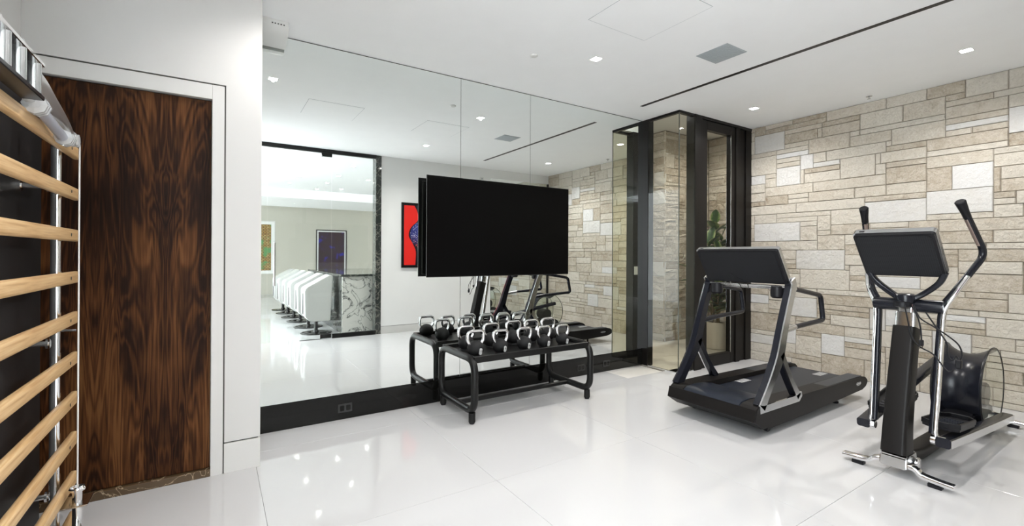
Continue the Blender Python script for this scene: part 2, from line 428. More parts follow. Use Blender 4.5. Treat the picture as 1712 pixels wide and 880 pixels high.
def smoothpts(pts, n=5):
    """Catmull-Rom through 2D/3D points (with optional width as last item)"""
    out = []
    P = [tuple(map(float, p)) for p in pts]
    for i in range(len(P)-1):
        p0, p1, p2, p3 = P[max(i-1, 0)], P[i], P[i+1], P[min(i+2, len(P)-1)]
        for k in range(n):
            t = k/n
            out.append(tuple(.5*((2*b)+(-a+c)*t+(2*a-5*b+4*c-d)*t*t+(-a+3*b-3*c+d)*t**3) for a, b, c, d in zip(p0, p1, p2, p3)))
    out.append(P[-1]); return out

def text(name, s, size, loc, xdir, ydir, material, parent, thick=.0006, label=None):
    cu = bpy.data.curves.new(name, 'FONT'); cu.body = s; cu.size = size; cu.extrude = thick; cu.align_x = 'CENTER'; cu.align_y = 'CENTER'
    to = bpy.data.objects.new(name, cu); C.objects.link(to)
    dg = bpy.context.evaluated_depsgraph_get()
    me = bpy.data.meshes.new_from_object(to.evaluated_get(dg)); bpy.data.objects.remove(to)
    x, y = Vector(xdir).normalized(), Vector(ydir).normalized(); z = x.cross(y)
    mm = Matrix((x, y, z)).transposed().to_4x4(); mm.translation = Vector(loc)
    me.transform(mm)
    if parent: me.transform(Matrix.Translation(-origin(parent)))
    me.materials.clear(); me.materials.append(M[material])
    o = bpy.data.objects.new(name, me); C.objects.link(o); o.parent = parent
    if label: o['label'] = label
    return o

def copy_tree(o, parent=None):
    c = o.copy(); C.objects.link(c); c.parent = parent
    for ch in list(o.children): copy_tree(ch, c)
    return c

# ------------------------------------------------------------------ constants of the room
D = 4.195          # mirror plane
DW = 3.567         # face of the wall with the walnut door
XW, YW = 4.771, 3.63   # corner of the glass light well
XS = 6.346         # stone wall face
YB = .05           # back wall face (seen only in the mirror)
XL = -.90          # left wall
YFAR = -10.1

# ------------------------------------------------------------------ setting: floor tiles
floor = struct('floor', B(XL-1.7, 7.7, YFAR-.1, 7.0, -.12, -.02), 'grout')
TS = 1.285; G = .0009; tile_cache = {}
def tile_mesh(w, d):
    key = (round(w, 3), round(d, 3))
    if key not in tile_cache:
        bm = B(0, w, 0, d, -.02, 0); me = bpy.data.meshes.new('tile'); 
        top = [e for e in bm.edges if all(abs(v.co.z) < 1e-6 for v in e.verts)]
        bmesh.ops.bevel(bm, geom=top, offset=.0006, segments=1, affect='EDGES')
        bm.to_mesh(me); bm.free(); me.materials.append(M['tile']); tile_cache[key] = me
    return tile_cache[key]
def lay(x0, x1, y0, y1):
    o = bpy.data.objects.new('tile', tile_mesh(x1-x0-2*G, y1-y0-2*G)); C.objects.link(o); o.parent = floor
    o.location = Vector((x0+G, y0+G, 0))-Vector(floor.location)
xs = [XL, .24, 1.525, 2.81, 4.095, 5.38, XS+.02]
ys = [2.535+TS*k for k in range(-10, 2)]
ys = [y for y in ys if y > YFAR] + [D+.02]
ys = [YFAR]+ys
for a, b in zip(xs, xs[1:]):
    for c, d in zip(ys, ys[1:]):
        if a > XW-.8 and c > YW-.01: continue
        lay(a, b, c, min(d, D+.02))

# light-well floor: large limestone pavers
well = struct('trim_2', B(XW, 7.7, YW, 7.0, -.02, -.012), 'mortar')
for a, b in ((XW+.01, 5.62), (5.62, 6.5), (6.5, 7.55)):
    for c, d in ((YW+.05, 4.36), (4.36, 5.11), (5.11, 6.9)):
        obj('paving_slab', B(a+.002, b-.002, c+.002, d-.002, -.012, .0, bev=.001), 'stone_floor', well)

# ------------------------------------------------------------------ ceiling (kept clear of the slot, which is recessed)
ceil = struct('ceiling', B(XL-.1, XS+.1, YFAR-.1, YW, H, H+.1), 'ceiling')
obj('ceiling_extension', B(-2.6, XL-.1, YFAR-.1, -2.3, H, H+.1), 'ceiling', ceil)
obj('ceiling_return', B(XL-.1, XW, YW, D+.1, H, H+.1), 'ceiling', ceil)

# ------------------------------------------------------------------ left wall and door wall
struct('wall_left', B(XL-.1, XL, .55, DW+.2, 0, H), 'left_paint')  # stops short: unseen opening added here to let the world fill in
DX0, DX1, DZ = -.86, -.022, 2.452       # door opening
JX, JZ = .046, 2.547                    # outside edge of the white frame
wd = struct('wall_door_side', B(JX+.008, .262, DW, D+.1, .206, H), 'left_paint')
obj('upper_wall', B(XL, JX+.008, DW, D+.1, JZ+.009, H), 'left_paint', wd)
obj('wall_core', B(JX-.01, .250, DW+.012, D+.1, .0, .21), 'shadow_gap', wd)
obj('reveal_strip', B(XL, JX+.012, DW+.012, DW+.05, JZ-.002, JZ+.012), 'shadow_gap', wd)
obj('reveal_strip', B(JX-.002, JX+.012, DW+.012, DW+.05, 0, JZ+.012), 'shadow_gap', wd)
struct('baseboard_left', B(JX+.006, .262, DW, D-.001, 0, .196, bev=.001), 'trim')
fr = struct('trim_1', B(DX1, JX, DW, DW+.25, 0, JZ, bev=.002), 'trim')
obj('frame_head', B(XL, DX1, DW, DW+.25, DZ, JZ-.0005, bev=.002), 'trim', fr)
obj('door_stop', B(DX1-.012, DX1+.002, DW+.055, DW+.24, 0, DZ), 'trim', fr)
door = struct('door_1', B(-.885, DX1-.004, DW+.032, DW+.075, .052, DZ-.006, bev=.001), 'walnut')
obj('threshold', B(XL, DX1, DW+.004, DW+.24, 0, .048, bev=.002), 'brown_marble', door)
bm = nb(); lathe(bm, [(.024, 0), (.024, -.008), (.010, -.012), (.010, -.045)], (-.785, DW+.032, 1.01), 16, 'Y')
hd = obj('door_handle', bm, 'chrome', door, smooth=True)
obj('lever', sweep(nb(), [(-.79, DW-.012, 1.01), (-.70, DW-.012, 1.01), (-.665, DW-.010, 1.008)], rrect(.016, .014, .005)), 'chrome', door, smooth=True)
# wall behind the door opening
struct('wall_door_back', B(XL, .05, DW+.12, DW+.2, 0, DZ), 'left_paint')

# ------------------------------------------------------------------ mirror wall
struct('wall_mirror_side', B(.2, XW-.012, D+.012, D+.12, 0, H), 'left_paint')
mir = thing('wall_mirror', 'tall frameless mirror covering the far wall behind the television', 'mirror', (2.5, D+.008, .218))
for a, b in ((.262, 2.080), (2.083, 2.938), (2.941, XW-.006)):
    obj('mirror_panel', B(a, b, D, D+.010, .219, H-.010, bev=.0008), 'mirror', mir)
    obj('panel_backing', B(a-.002, b+.002, D+.0103, D+.012, .217, H), 'shadow_gap', mir)
base = struct('baseboard_mirror', B(.262, XW-.006, D-.002, D+.011, .0, .2155, bev=.001), 'black_glass')
for i, (x, lab) in enumerate(((.964, 'black socket plate left of the kettlebell rack, in the black skirting'), (3.698, 'black socket plate just right of the kettlebell rack, in the black skirting'), (4.112, 'black socket plate nearest the glass corner, in the black skirting'))):
    t = thing('wall_socket', lab, 'socket', (x, D-.002, .095), 'sockets in the black skirting')
    obj('cover_plate', slab((x, D-.002, .098), (1, 0, 0), (0, 0, 1), (0, -1, 0), .118, .074, .005, .004), 'socket_black', t)
    for dx in (-.026, .026):
        obj('socket_insert', slab((x+dx, D-.007, .098), (1, 0, 0), (0, 0, 1), (0, -1, 0), .036, .046, .0025, .006), 'black_glass', t)

# ------------------------------------------------------------------ light well: glass corner, dark frames
gw = thing('glass_corner', 'frameless clear glass corner enclosing the light well beside the mirror', 'glass', (XW, YW, 0))
obj('glass_pane', B(XW, XW+.012, YW+.0125, D-.085, .012, H-.03), 'well_glass', gw)
obj('glass_pane', B(XW, 5.075, YW, YW+.012, .012, H-.03), 'well_glass', gw)
obj('glass_joint', B(XW-.001, XW+.006, YW-.001, YW+.009, .012, H-.03), 'glass_edge', gw)
obj('head_channel', B(XW-.002, XW+.045, YW+.045, D, H-.032, H), 'frame_dark', gw)
obj('head_channel', B(XW-.002, 5.08, YW-.002, YW+.045, H-.032, H), 'frame_dark', gw)
obj('sill_channel', B(XW-.002, XW+.016, YW+.016, D, 0, .012), 'silver', gw)
obj('sill_channel', B(XW-.002, 5.08, YW-.002, YW+.016, 0, .012), 'silver', gw)
struct('trim_3', B(XW-.006, XW+.10, D-.085, D+.11, 0, H, bev=.002), 'frame_dark')
wnd = struct('window_1', B(5.07, 5.215, YW-.01, YW+.12, 0, H, bev=.002), 'frame_dark')
obj('door_stile', B(5.219, 5.342, YW+.005, YW+.075, .005, 3.20, bev=.003), 'frame_dark', wnd)
obj('door_stile', B(5.868, 5.965, YW+.005, YW+.075, .005, 3.20, bev=.003), 'frame_dark', wnd)
obj('top_rail', B(5.342, 5.868, YW+.005, YW+.075, 3.082, 3.20, bev=.003), 'frame_dark', wnd)
obj('bottom_rail', B(5.342, 5.868, YW+.005, YW+.075, .005, .15, bev=.003), 'frame_dark', wnd)
obj('pane', B(5.335, 5.875, YW+.035, YW+.045, .145, 3.088), 'well_glass', wnd)
obj('frame_head', B(5.215, XS+.02, YW-.01, YW+.12, 3.203, H, bev=.002), 'frame_dark', wnd)
for a, b, c in ((5.968, 6.06, -.01), (6.064, 6.21, .012), (6.214, XS+.02, -.004)):
    obj('side_panel', B(a, b, YW+c, YW+.12, 0, 3.202, bev=.002), 'frame_dark', wnd)
obj('glazing_bead', B(5.860, 5.868, YW+.001, YW+.008, .15, 3.08), 'silver', wnd)
sw = thing('light_switch', 'small white switch plate on the dark frame inside the light well', 'switch', (5.13, YW+.12, 1.17), )
obj('cover_plate', slab((5.13, YW+.12, 1.23), (1, 0, 0), (0, 0, 1), (0, 1, 0), .075, .118, .006, .004), 'thermo', sw)
obj('rocker', slab((5.13, YW+.126, 1.23), (1, 0, 0), (0, 0, 1), (0, 1, 0), .033, .066, .003, .003), 'thermo', sw)

# ------------------------------------------------------------------ ashlar stone walls, stone by stone
def ashlar(parent, mapf, length, height, fixed, seed, mats, un=.0611, uc=.05, t=.03, rough=0, wmin=.22, wmax=.95, lim=300, hw=(4, 5, 3, 1.4)):
    """mapf(s, z, d) -> world point; s along the wall, d outward"""
    rnd = random.Random(seed); nr, nc = int(round(height/un)), int(round(length/uc)); un = height/nr; uc = length/nc
    g = [[0]*nc for _ in range(nr)]; L = []
    def put(c, r, w, h, k):
        for i in range(r, r+h):
            for j in range(c, c+w): g[i][j] = 1
        L.append((c*uc, r*un, w*uc, h*un, k))
    for s, z, w, h in fixed:
        c, r, ww, hh = int(round(s/uc)), int(round(z/un)), max(2, int(round(w/uc))), max(1, int(round(h/un)))
        c = max(0, c); r = max(0, r); ww = min(ww, nc-c); hh = min(hh, nr-r)
        if any(g[i][j] for i in range(r, r+hh) for j in range(c, c+ww)): continue
        put(c, r, ww, hh, 1 if hh >= 4 and rnd.random() < .75 else 0)
    for r in range(nr):
        for c in range(nc):
            if g[r][c]: continue
            mw = 0
            while c+mw < nc and not g[r][c+mw] and mw < int(wmax/uc): mw += 1
            h = rnd.choices((1, 2, 3, 4), hw)[0]
            w = rnd.randint(max(2, int(wmin/uc)), max(3, int(wmax/uc))) if h < 3 else rnd.randint(int(wmin/uc)+1, int(wmax*.72/uc))
            w = min(w, mw)
            if mw-w < int(.14/uc)+1: w = mw
            h = min(h, nr-r)
            while h > 1 and any(g[i][j] for i in range(r, r+h) for j in range(c, c+w)): h -= 1
            put(c, r, w, h, 1 if (h == 4 and rnd.random() < .3) else 0)
    # avoid one-cell leftovers being separate slivers
    for q, (s, z, w, h, k) in enumerate(L):
        gj = .0021; a, b, c, d = s+gj, s+w-gj, z+gj, z+h-gj
        pr = rnd.uniform(-.003, .006)+t
        bm = nb()
        nx, nz = (max(2, min(5, int(w/.15)+1)), max(2, min(3, int(h/.08)+1))) if rough else (2, 2)
        gridv = []
        bv = .006 if not rough else .012
        for j in range(nz+1):
            row = []
            for i in range(nx+1):
                u, v = i/nx, j/nz
                edge = i in (0, nx) or j in (0, nz)
                x = a+bv+(b-a-2*bv)*u; y = c+bv*.6+(d-c-bv*1.2)*v
                dd = pr-(rnd.uniform(0, .003) if edge else 0)+(rnd.uniform(-rough, rough) if not edge else rnd.uniform(-rough*.6, rough*.3) if rough else 0)
                if edge and not rough: x += rnd.uniform(-.0012, .0012); y += rnd.uniform(-.0012, .0012)
                row.append(bm.verts.new(mapf(x, y, dd)))
            gridv.append(row)
        for j in range(nz):
            for i in range(nx): bm.faces.new((gridv[j][i], gridv[j][i+1], gridv[j+1][i+1], gridv[j+1][i]))
        ring = gridv[0][:]+[gridv[j][nx] for j in range(1, nz+1)]+gridv[nz][-2::-1]+[gridv[j][0] for j in range(nz-1, 0, -1)]
        base_ring = []
        def prm():
            for i in range(nx+1): yield (a+(b-a)*i/nx, c)
            for j in range(1, nz+1): yield (b, c+(d-c)*j/nz)
            for i in range(nx-1, -1, -1): yield (a+(b-a)*i/nx, d)
            for j in range(nz-1, 0, -1): yield (a, c+(d-c)*j/nz)
        for x, y in prm(): base_ring.append(bm.verts.new(mapf(x, y, t-.010)))
        bot = [bm.verts.new(mapf(x, y, 0)) for x, y in ((a, c), (b, c), (b, d), (a, d))]
        n = len(ring)
        for i in range(n): bm.faces.new((ring[i], base_ring[i], base_ring[(i+1) % n], ring[(i+1) % n]))
        cor = [0, nx, nx+nz, 2*nx+nz]
        for q2 in range(4):
            i0, i1 = cor[q2], cor[(q2+1) % 4] or n
            seg = [base_ring[i % n] for i in range(i0, i1+1)]
            bm.faces.new(seg+[bot[(q2+1) % 4], bot[q2]])
        m_ = mats[1] if k and len(mats) > 1 else mats[0]
        if len(mats) > 1 and not k and rnd.random() < .05: m_ = mats[1]
        o = obj('stone', bm, m_, parent)
        if q >= lim: break
    return L

FIX = [(3.21, 2.87, 0.38, 0.24), (2.98, 2.37, 0.28, 0.25), (2.18, 2.38, 0.37, 0.24), (3.02, 1.66, 0.59, 0.24), (2.09, 2.16, 0.31, 0.14), (2.56, 2.37, 0.42, 0.13), (2.8, 2.94, 0.41, 0.12), (2.37, 2.94, 0.42, 0.12), (2.1, 3.1, 0.61, 0.14), (1.13, 3.04, 0.29, 0.19), (1.61, 2.66, 0.46, 0.21), (1.15, 2.86, 0.45, 0.11), (1.22, 1.92, 0.5, 0.25), (1.16, 2.51, 0.6, 0.09), (1.73, 2.15, 0.36, 0.13), (1.02, 2.35, 0.13, 0.23), (1.77, 2.48, 0.4, 0.12), (1.02, 1.85, 0.19, 0.11), (2.49, 1.26, 0.55, 0.24), (2.48, 0.26, 0.27, 0.25), (2.08, 0.61, 0.14, 0.26), (2.23, 0.5, 0.25, 0.13), (2.18, 0.88, 0.61, 0.14), (2.8, 0.66, 0.37, 0.24), (2.08, 0.0, 0.18, 0.23)]
FIX = [(s-.02, z, w, h) for s, z, w, h in FIX]
wr = struct('wall_right', B(XS+.012, XS+.25, -.3, YW+.1, 0, H), 'mortar')
ashlar(wr, lambda s, z, d: Vector((XS+.03-d, YB-.03+s, z)), 3.615, H, [(s-(YB-.03), z, w, h) for s, z, w, h in FIX], 11, ('stone', 'pale_stone'), wmin=.3, wmax=.8)
# light-well walls
XP, YP = 6.335, 5.10
WH = 3.56
wp = struct('wall_well_pier', B(XP+.015, 7.56, YP+.015, 6.6, 0, WH), 'mortar')
ashlar(wp, lambda s, z, d: Vector((XP+s, YP+.03-d, z)), 1.2, 3.545, [], 3, ('split_stone', 'pale_stone'), rough=.014, wmin=.2, wmax=.55, hw=(4, 5, 2, 1))
ashlar(wp, lambda s, z, d: Vector((XP+.03-d, YP+s, z)), 1.4, 3.545, [], 5, ('split_stone', 'pale_stone'), rough=.018, wmin=.2, wmax=.55, hw=(4, 5, 2, 1), lim=160)
wr2 = struct('wall_well_right', B(7.55, 7.7, YW, YP+.1, 0, WH), 'mortar')
ashlar(wr2, lambda s, z, d: Vector((7.56-d, YW+.05+s, z)), 1.42, 3.545, [], 9, ('split_stone', 'pale_stone'), rough=.01, wmin=.25, wmax=.6)
struct('ceiling_well', B(XW-.1, 7.7, YW, 6.6, WH, WH+.05), 'white_paint')
struct('wall_well_left', B(XW-.16, XW-.02, D+.12, 6.6, 0, WH), 'white_paint')
struct('wall_well_far', B(XW-.1, XP, 6.5, 6.6, 0, WH), 'white_paint')
struct('wall_well_front', B(XS+.25, 7.6, YW-.1, YW, 0, WH), 'mortar')
obj('upper_infill', B(XW-.02, XS+.26, YW+.02, YW+.1, H+.001, WH), 'white_paint', bpy.data.objects['wall_well_front'])

# ------------------------------------------------------------------ back wall and the bar room seen in the mirror
MJ0, MJ1 = 2.437, 2.535
struct('wall_back', B(MJ1, XS+.02, YB-.15, YB, .135, H), 'white_paint')
obj('wall_core', B(MJ1, XS, YB-.15, YB-.012, 0, .14), 'shadow_gap', bpy.data.objects['wall_back'])
struct('baseboard_back', B(MJ1, XS-.02, YB-.15, YB, 0, .127), 'trim')
struct('trim_4', B(MJ0, MJ1-.001, YB-.2, YB+.012, 0, H, bev=.002), 'dark_marble')
gp = thing('glass_partition', 'clear glass partition and door under a black rail, by the bar', 'glass partition', (1.5, YB, 0))
obj('glass_panel', B(1.679, MJ0, YB-.006, YB+.006, .03, H-.06), 'glass', gp)
dl = obj('glass_door', B(.70, 1.670, YB-.006, YB+.006, .012, H-.075), 'glass', gp)
obj('glass_panel', B(.42, .694, YB-.006, YB+.006, .01, H-.06), 'glass', gp)
obj('top_rail', B(.36, MJ0, YB-.03, YB+.03, H-.065, H), 'black_metal', gp)
obj('bottom_rail', B(1.69, MJ0, YB-.025, YB+.025, 0, .075), 'black_metal', gp)
obj('pivot_patch', B(1.51, 1.677, YB-.02, YB+.02, H-.125, H-.066), 'black_metal', gp)
obj('pivot_patch', B(1.50, 1.677, YB-.02, YB+.02, .012, .08), 'black_metal', gp)
obj('floor_closer', B(1.18, 1.52, YB-.02, YB+.02, 0, .006), 'black_metal', gp)
obj('pull_handle', tube([(.80, YB+.045, .93), (.80, YB+.045, 1.63)], .014), 'silver', dl)
for z in (1.0, 1.56): obj('handle_stud', tube([(.80, YB, z), (.80, YB+.045, z)], .008), 'silver', dl)

struct('wall_far', B(-.9, 7.6, YFAR-.1, YFAR, 0, H), 'bar_wall')
struct('wall_far_left', B(-2.6, -2.5, YFAR, -2.3, 0, H), 'bar_wall')
struct('wall_far_right', B(6.9, 7.0, YFAR, YB-.3, 0, H), 'bar_wall')
struct('ceiling_beam', B(-.9, 6.9, -8.4, -5.6, 3.0, H), 'ceiling')
# bar counter
bc = thing('bar_counter', 'polished veined marble bar counter with dark front, beyond the glass', 'bar', (2.4, -2.0, 0))
obj('counter_end', B(1.93, 3.3, -.30, -.26, 0, 1.04), 'marble', bc)
obj('counter_front', B(1.93, 1.95, -3.6, -.30, 0, 1.04), 'dark_marble', bc)
obj('counter_body', B(1.95, 3.28, -3.6, -.30, 0, 1.03), 'marble', bc)
obj('counter_top', B(1.88, 3.34, -3.65, -.22, 1.04, 1.08, bev=.004), 'dark_marble', bc)

# white bar stools
st = thing('bar_stool', 'white high-backed bar stool nearest the glass door', 'bar stool', (1.56, -.66, 0), 'white bar stools along the counter')
bm = nb(); lathe(bm, [(.27, 0), (.27, .008), (.25, .014), (.05, .022), (.045, .05)], (1.56, -.66, 0), 28)
obj('base_plate', bm, 'black_glass', st, smooth=True)
bm = nb(); lathe(bm, [(.032, .03), (.032, .24), (.05, .25), (.05, .29)], (1.56, -.66, 0), 14); obj('column', bm, 'black_metal', st, smooth=True)
poly = [(1.34, .34), (1.33, .80), (1.36, .845), (1.76, 1.07), (1.80, 1.05), (1.76, .24), (1.42, .24)]
obj('shell', prism_y(poly, -.90, -.42, bev=.012), 'stool', st)
obj('back_slot', B(1.327, 1.334, -.70, -.62, .36, .74, bev=.002), 'black_metal', st)
obj('seat_cushion', B(1.50, 1.84, -.86, -.46, .66, .76, bev=.03, seg=2), 'stool', st)
for k, y in enumerate((-1.50, -2.40, -3.2, -4.05, -4.87)):
    c = copy_tree(st); c.location.y = y; c.location.x = 1.56-(.02*k)
    c['label'] = ['white high-backed bar stool second from the glass door', 'white high-backed bar stool third from the glass door', 'white high-backed bar stool fourth from the glass door',
                  'white high-backed bar stool second from the far end of the row', 'white high-backed bar stool at the far end of the row'][k]

def frame_art(name, label, x0, x1, z0, z1, y, mat_, fcol, mount=.0, fw_=.03):
    t = thing(name, label, 'picture', ((x0+x1)/2, y, z0))
    for a, b, c, d in ((x0, x1, z1-fw_, z1), (x0, x1, z0, z0+fw_), (x0, x0+fw_, z0+fw_, z1-fw_), (x1-fw_, x1, z0+fw_, z1-fw_)):
        obj('frame', B(a, b, y, y+.035, c, d, bev=.002), fcol, t)
    if mount:
        obj('mount', B(x0+fw_, x1-fw_, y, y+.012, z0+fw_, z1-fw_), 'white_ink', t)
    m_ = mount
    obj('print', B(x0+fw_+m_, x1-fw_-m_, y+.001, y+.016, z0+fw_+m_, z1-fw_-m_), mat_, t)
    return t
frame_art('framed_picture', 'gold and green mosaic picture in white mount, far end of the bar room', .75, 1.80, .72, 2.62, YFAR, 'mosaic', 'trim', .10)
frame_art('framed_picture', 'dark purple and blue picture in white mount on the cream wall', 3.17, 4.27, .62, 2.36, YFAR, 'night', 'black_metal', .05)

# red and black artwork on the white back wall
ax0, ax1, az0, az1 = 2.91, 3.86, 1.20, 2.42
art = thing('framed_picture', 'red and black artwork with a dotted blue ball, in black frame', 'picture', (ax0, YB, az0))
for a, b, c, d in ((ax0, ax1, az1-.03, az1), (ax0, ax1, az0, az0+.03), (ax0, ax0+.03, az0+.03, az1-.03), (ax1-.03, ax1, az0+.03, az1-.03)):
    obj('frame', B(a, b, YB, YB+.04, c, d, bev=.002), 'black_metal', art)
obj('canvas', B(ax0+.03, ax1-.03, YB, YB+.020, az0+.03, az1-.03), 'art_black', art)
red = [(ax0+.05, az0+.05)]+[(x, z) for x, z in smoothpts([(ax0+.27, az0+.05), (ax0+.28, az0+.30), (ax0+.22, az0+.45), (ax0+.14, az0+.60), (ax0+.18, az0+.75), (ax0+.32, az0+.90), (ax0+.31, az0+1.05), (ax0+.25, az1-.05)], 5)]+[(ax0+.05, az1-.05)]
obj('red_field', prism_y(red, YB+.020, YB+.022), 'art_red', art)
obj('dotted_ball', prism_y([(ax0+.40+.23*cos(a*pi/18), az0+.62+.25*sin(a*pi/18)) for a in range(36)], YB+.020, YB+.023), 'dots', art)

# small mirror on the back wall near the stone, its hinge clip and the wall sensor
m2 = thing('small_wall_mirror', 'low clear mirror panel on the white back wall beside the stone', 'mirror', (5.6, YB, .13))
obj('mirror_panel', B(4.83, 6.30, YB+.002, YB+.010, .14, 3.05, bev=.001), 'mirror', m2)
obj('edge_post', B(6.302, 6.338, YB, YB+.03, .14, 3.05, bev=.002), 'black_metal', m2)
s_ = thing('wall_sensor', 'tiny grey sensor plate high on the white back wall', 'sensor', (4.62, YB, 3.05))
obj('sensor_plate', slab((4.62, YB, 3.02), (1, 0, 0), (0, 0, 1), (0, 1, 0), .08, .08, .012, .012), 'device', s_)
obj('sensor_eye', slab((4.62, YB+.012, 3.02), (1, 0, 0), (0, 0, 1), (0, 1, 0), .035, .035, .004, .01), 'vent', s_)

# ------------------------------------------------------------------ ceiling fittings
def spot(name, x, y, z, power, label, group, size=1.95):
    t = thing('ceiling_downlight', label, 'ceiling light', (x, y, z), group)
    s = .046
    for a, b, c, d in ((x-s, x+s, y-s, y-s+.008), (x-s, x+s, y+s-.008, y+s), (x-s, x-s+.008, y-s+.008, y+s-.008), (x+s-.008, x+s, y-s+.008, y+s-.008)):
        obj('trim_ring', B(a, b, c, d, z-.003, z-.0002), 'thermo', t)
    obj('lens', B(x-s+.0085, x+s-.0085, y-s+.0085, y+s-.0085, z-.002, z-.0004), 'lamp', t)
    ld = bpy.data.lights.new('downlight', 'SPOT'); ld.energy = power; ld.spot_size = R(150); ld.spot_blend = 1; ld.shadow_soft_size = .014; ld.color = (1, .965, .93)
    lo = bpy.data.objects.new('downlight', ld); C.objects.link(lo); lo.location = (x, y, z-.017)
GL = ['small square ceiling downlight left, by the door wall', 'small square ceiling downlight above the television', 'small square ceiling downlight by the glass light well', 'small square ceiling downlight left, by the back wall',
      'small square ceiling downlight between the two machines and the back wall', 'small square ceiling downlight nearest the stone wall, above the cross trainer']
for (x, y), lb in zip(GYM_LIGHTS, GL): spot('d', x, y, H, GYM_W*(.4 if x < 1 and y > 3 else 1), lb, None)
BL = ['row above the stools', 'row above the counter front', 'row behind the counter']
for i, (x, y) in enumerate(BAR_LIGHTS):
    k = 0 if x < 2 else 1 if x < 2.6 else 2
    j = sum(1 for a in BAR_LIGHTS if a[1] > y and (0 if a[0] < 2 else 1 if a[0] < 2.6 else 2) == k)
    spot('d', x, y, H, BAR_W, 'bar room ceiling downlight, %s from the glass door in the %s' % (('first', 'second', 'third', 'fourth')[j], BL[k]), 'bar room downlights')

spot('d', 5.60, 4.55, WH, 34, 'small ceiling downlight inside the glass light well, nearer the glass', None)
spot('d', 6.9, 4.25, WH, 34, 'small ceiling downlight inside the light well, above the rubber plant', None)
sl = thing('slot_diffuser', 'long black linear air slot running across the ceiling', 'air vent', (4.295, 2.4, H))
obj('slot', B(4.262, 4.308, .75, 3.80, H-.003, H-.0002), 'shadow_gap' if 0 else 'frame_dark', sl)
v = thing('ceiling_vent', 'grey square air grille in the ceiling beside the black slot', 'air vent', (3.75, 2.42, H))
obj('frame', B(3.605, 3.900, 2.27, 2.572, H-.004, H-.0002, bev=.001), 'vent', v)
for k in range(13): obj('slat', B(3.617+k*.0214, 3.617+k*.0214+.012, 2.282, 2.560, H-.0075, H-.0042), 'vent', v)
for n_, (x0, x1, y0, y1, lb) in enumerate(((2.368, 2.990, 1.993, 2.625, 'square white access hatch in the ceiling, nearer the air slot'), (.894, 1.53, 2.045, 2.67, 'square white access hatch in the ceiling, nearer the door wall'))):
    t = thing('ceiling_hatch', lb, 'hatch', ((x0+x1)/2, (y0+y1)/2, H))
    obj('shadow_joint', B(x0, x1, y0, y1, H-.0012, H-.0002), 'vent', t)
    obj('hatch_panel', B(x0+.004, x1-.004, y0+.004, y1-.004, H-.0022, H-.0013), 'ceiling', t)
sd = thing('smoke_detector', 'tiny white round detector on the ceiling above the television', 'detector', (2.389, 3.36, H))
bm = nb(); lathe(bm, [(.036, -.0002), (.036, -.006), (.026, -.014), (.0, -.015)][:3], (2.389, 3.36, H), 20); obj('cover', bm, 'device', sd, smooth=True)
sp2 = thing('ceiling_sprinkler', 'small chrome sprinkler head on the ceiling near the stone wall', 'sprinkler', (6.124, 2.16, H))
bm = nb(); lathe(bm, [(.03, -.0002), (.03, -.004), (.008, -.006), (.008, -.028), (.018, -.030)], (6.124, 2.16, H), 16); obj('head', bm, 'silver', sp2, smooth=True)
# white device in the corner between mirror and ceiling
dv = thing('motion_sensor', 'white rounded device hung at the ceiling in the mirror corner', 'sensor', (.38, 4.05, H))
prof = smoothpts([(3.925, H-.0005), (3.93, H-.035), (3.99, H-.085), (4.08, H-.115), (4.165, H-.125)], 4)
bm = nb(); prism(bm, prof+[(4.165, H-.0005)], lambda y, z: Vector((.275, y, z)), lambda y, z: Vector((.470, y, z))); bmesh.ops.bevel(bm, geom=[e for e in bm.edges if abs(e.verts[0].co.x-e.verts[1].co.x) < 1e-5], offset=.006, segments=2, affect='EDGES')
obj('housing', bm, 'device', dv, smooth=True)
for k in range(5): obj('vent_slit', B(.35+k*.02, .36+k*.02, 3.925, 3.934, H-.034, H-.026), 'shadow_gap', dv)

# ------------------------------------------------------------------ television on the mirror
tvx0, tvx1, tz0, tz1, ty = 1.672, 3.402, 1.232, 2.205, 4.085
tv = thing('television', 'large flat black television mounted in front of the mirror', 'television', (2.54, 4.1, tz0))
obj('screen', B(tvx0+.006, tvx1-.006, ty-.001, ty+.004, tz0+.008, tz1-.006), 'tv_screen', tv)
obj('bezel', B(tvx0, tvx1, ty+.0005, ty+.010, tz0, tz1, bev=.002), 'tv_shell', tv)
obj('back_shell', B(tvx0+.03, tvx1-.03, ty+.0105, ty+.034, tz0+.02, tz1-.03, bev=.008), 'tv_shell', tv)
obj('wall_bracket', B(2.3, 2.8, ty+.034, D-.001, 1.5, 1.95, bev=.004), 'black_metal', tv)

# ------------------------------------------------------------------ kettlebell rack
rk = thing('kettlebell_rack', 'low black tubular steel rack holding chrome-handled kettlebells', 'rack', (2.51, 3.79, 0))
for x, lb in ((1.855, 0), (3.165, 0)):
    y0, y1, z0, z1 = 3.455, 4.135, .105, .552
    obj('end_frame', tube([(x, y0, z0), (x, y1, z0), (x, y1, z1), (x, y0, z1)], .032, 14, fr=.125, closed=True, fn=8), 'black_metal', rk, smooth=True)
    for y in (3.50, 4.09):
        bm = nb(); lathe(bm, [(.030, .015), (.030, .095)], (x, y, 0), 14)
        ft = obj('leg_sleeve', bm, 'black_metal', rk, smooth=True)
        bm = nb(); lathe(bm, [(.022, .0), (.024, .004), (.024, .013), (.012, .016)], (x, y, 0), 14); obj('rubber_foot', bm, 'black_plastic', ft, smooth=True)
obj('tray', B(1.885, 3.135, 3.50, 4.10, .533, .541), 'black_metal', rk)
obj('front_rail', B(1.86, 3.16, 3.468, 3.500, .520, .576, bev=.003), 'black_metal', rk)
obj('rear_rail', B(1.86, 3.16, 4.10, 4.130, .520, .576, bev=.003), 'black_metal', rk)
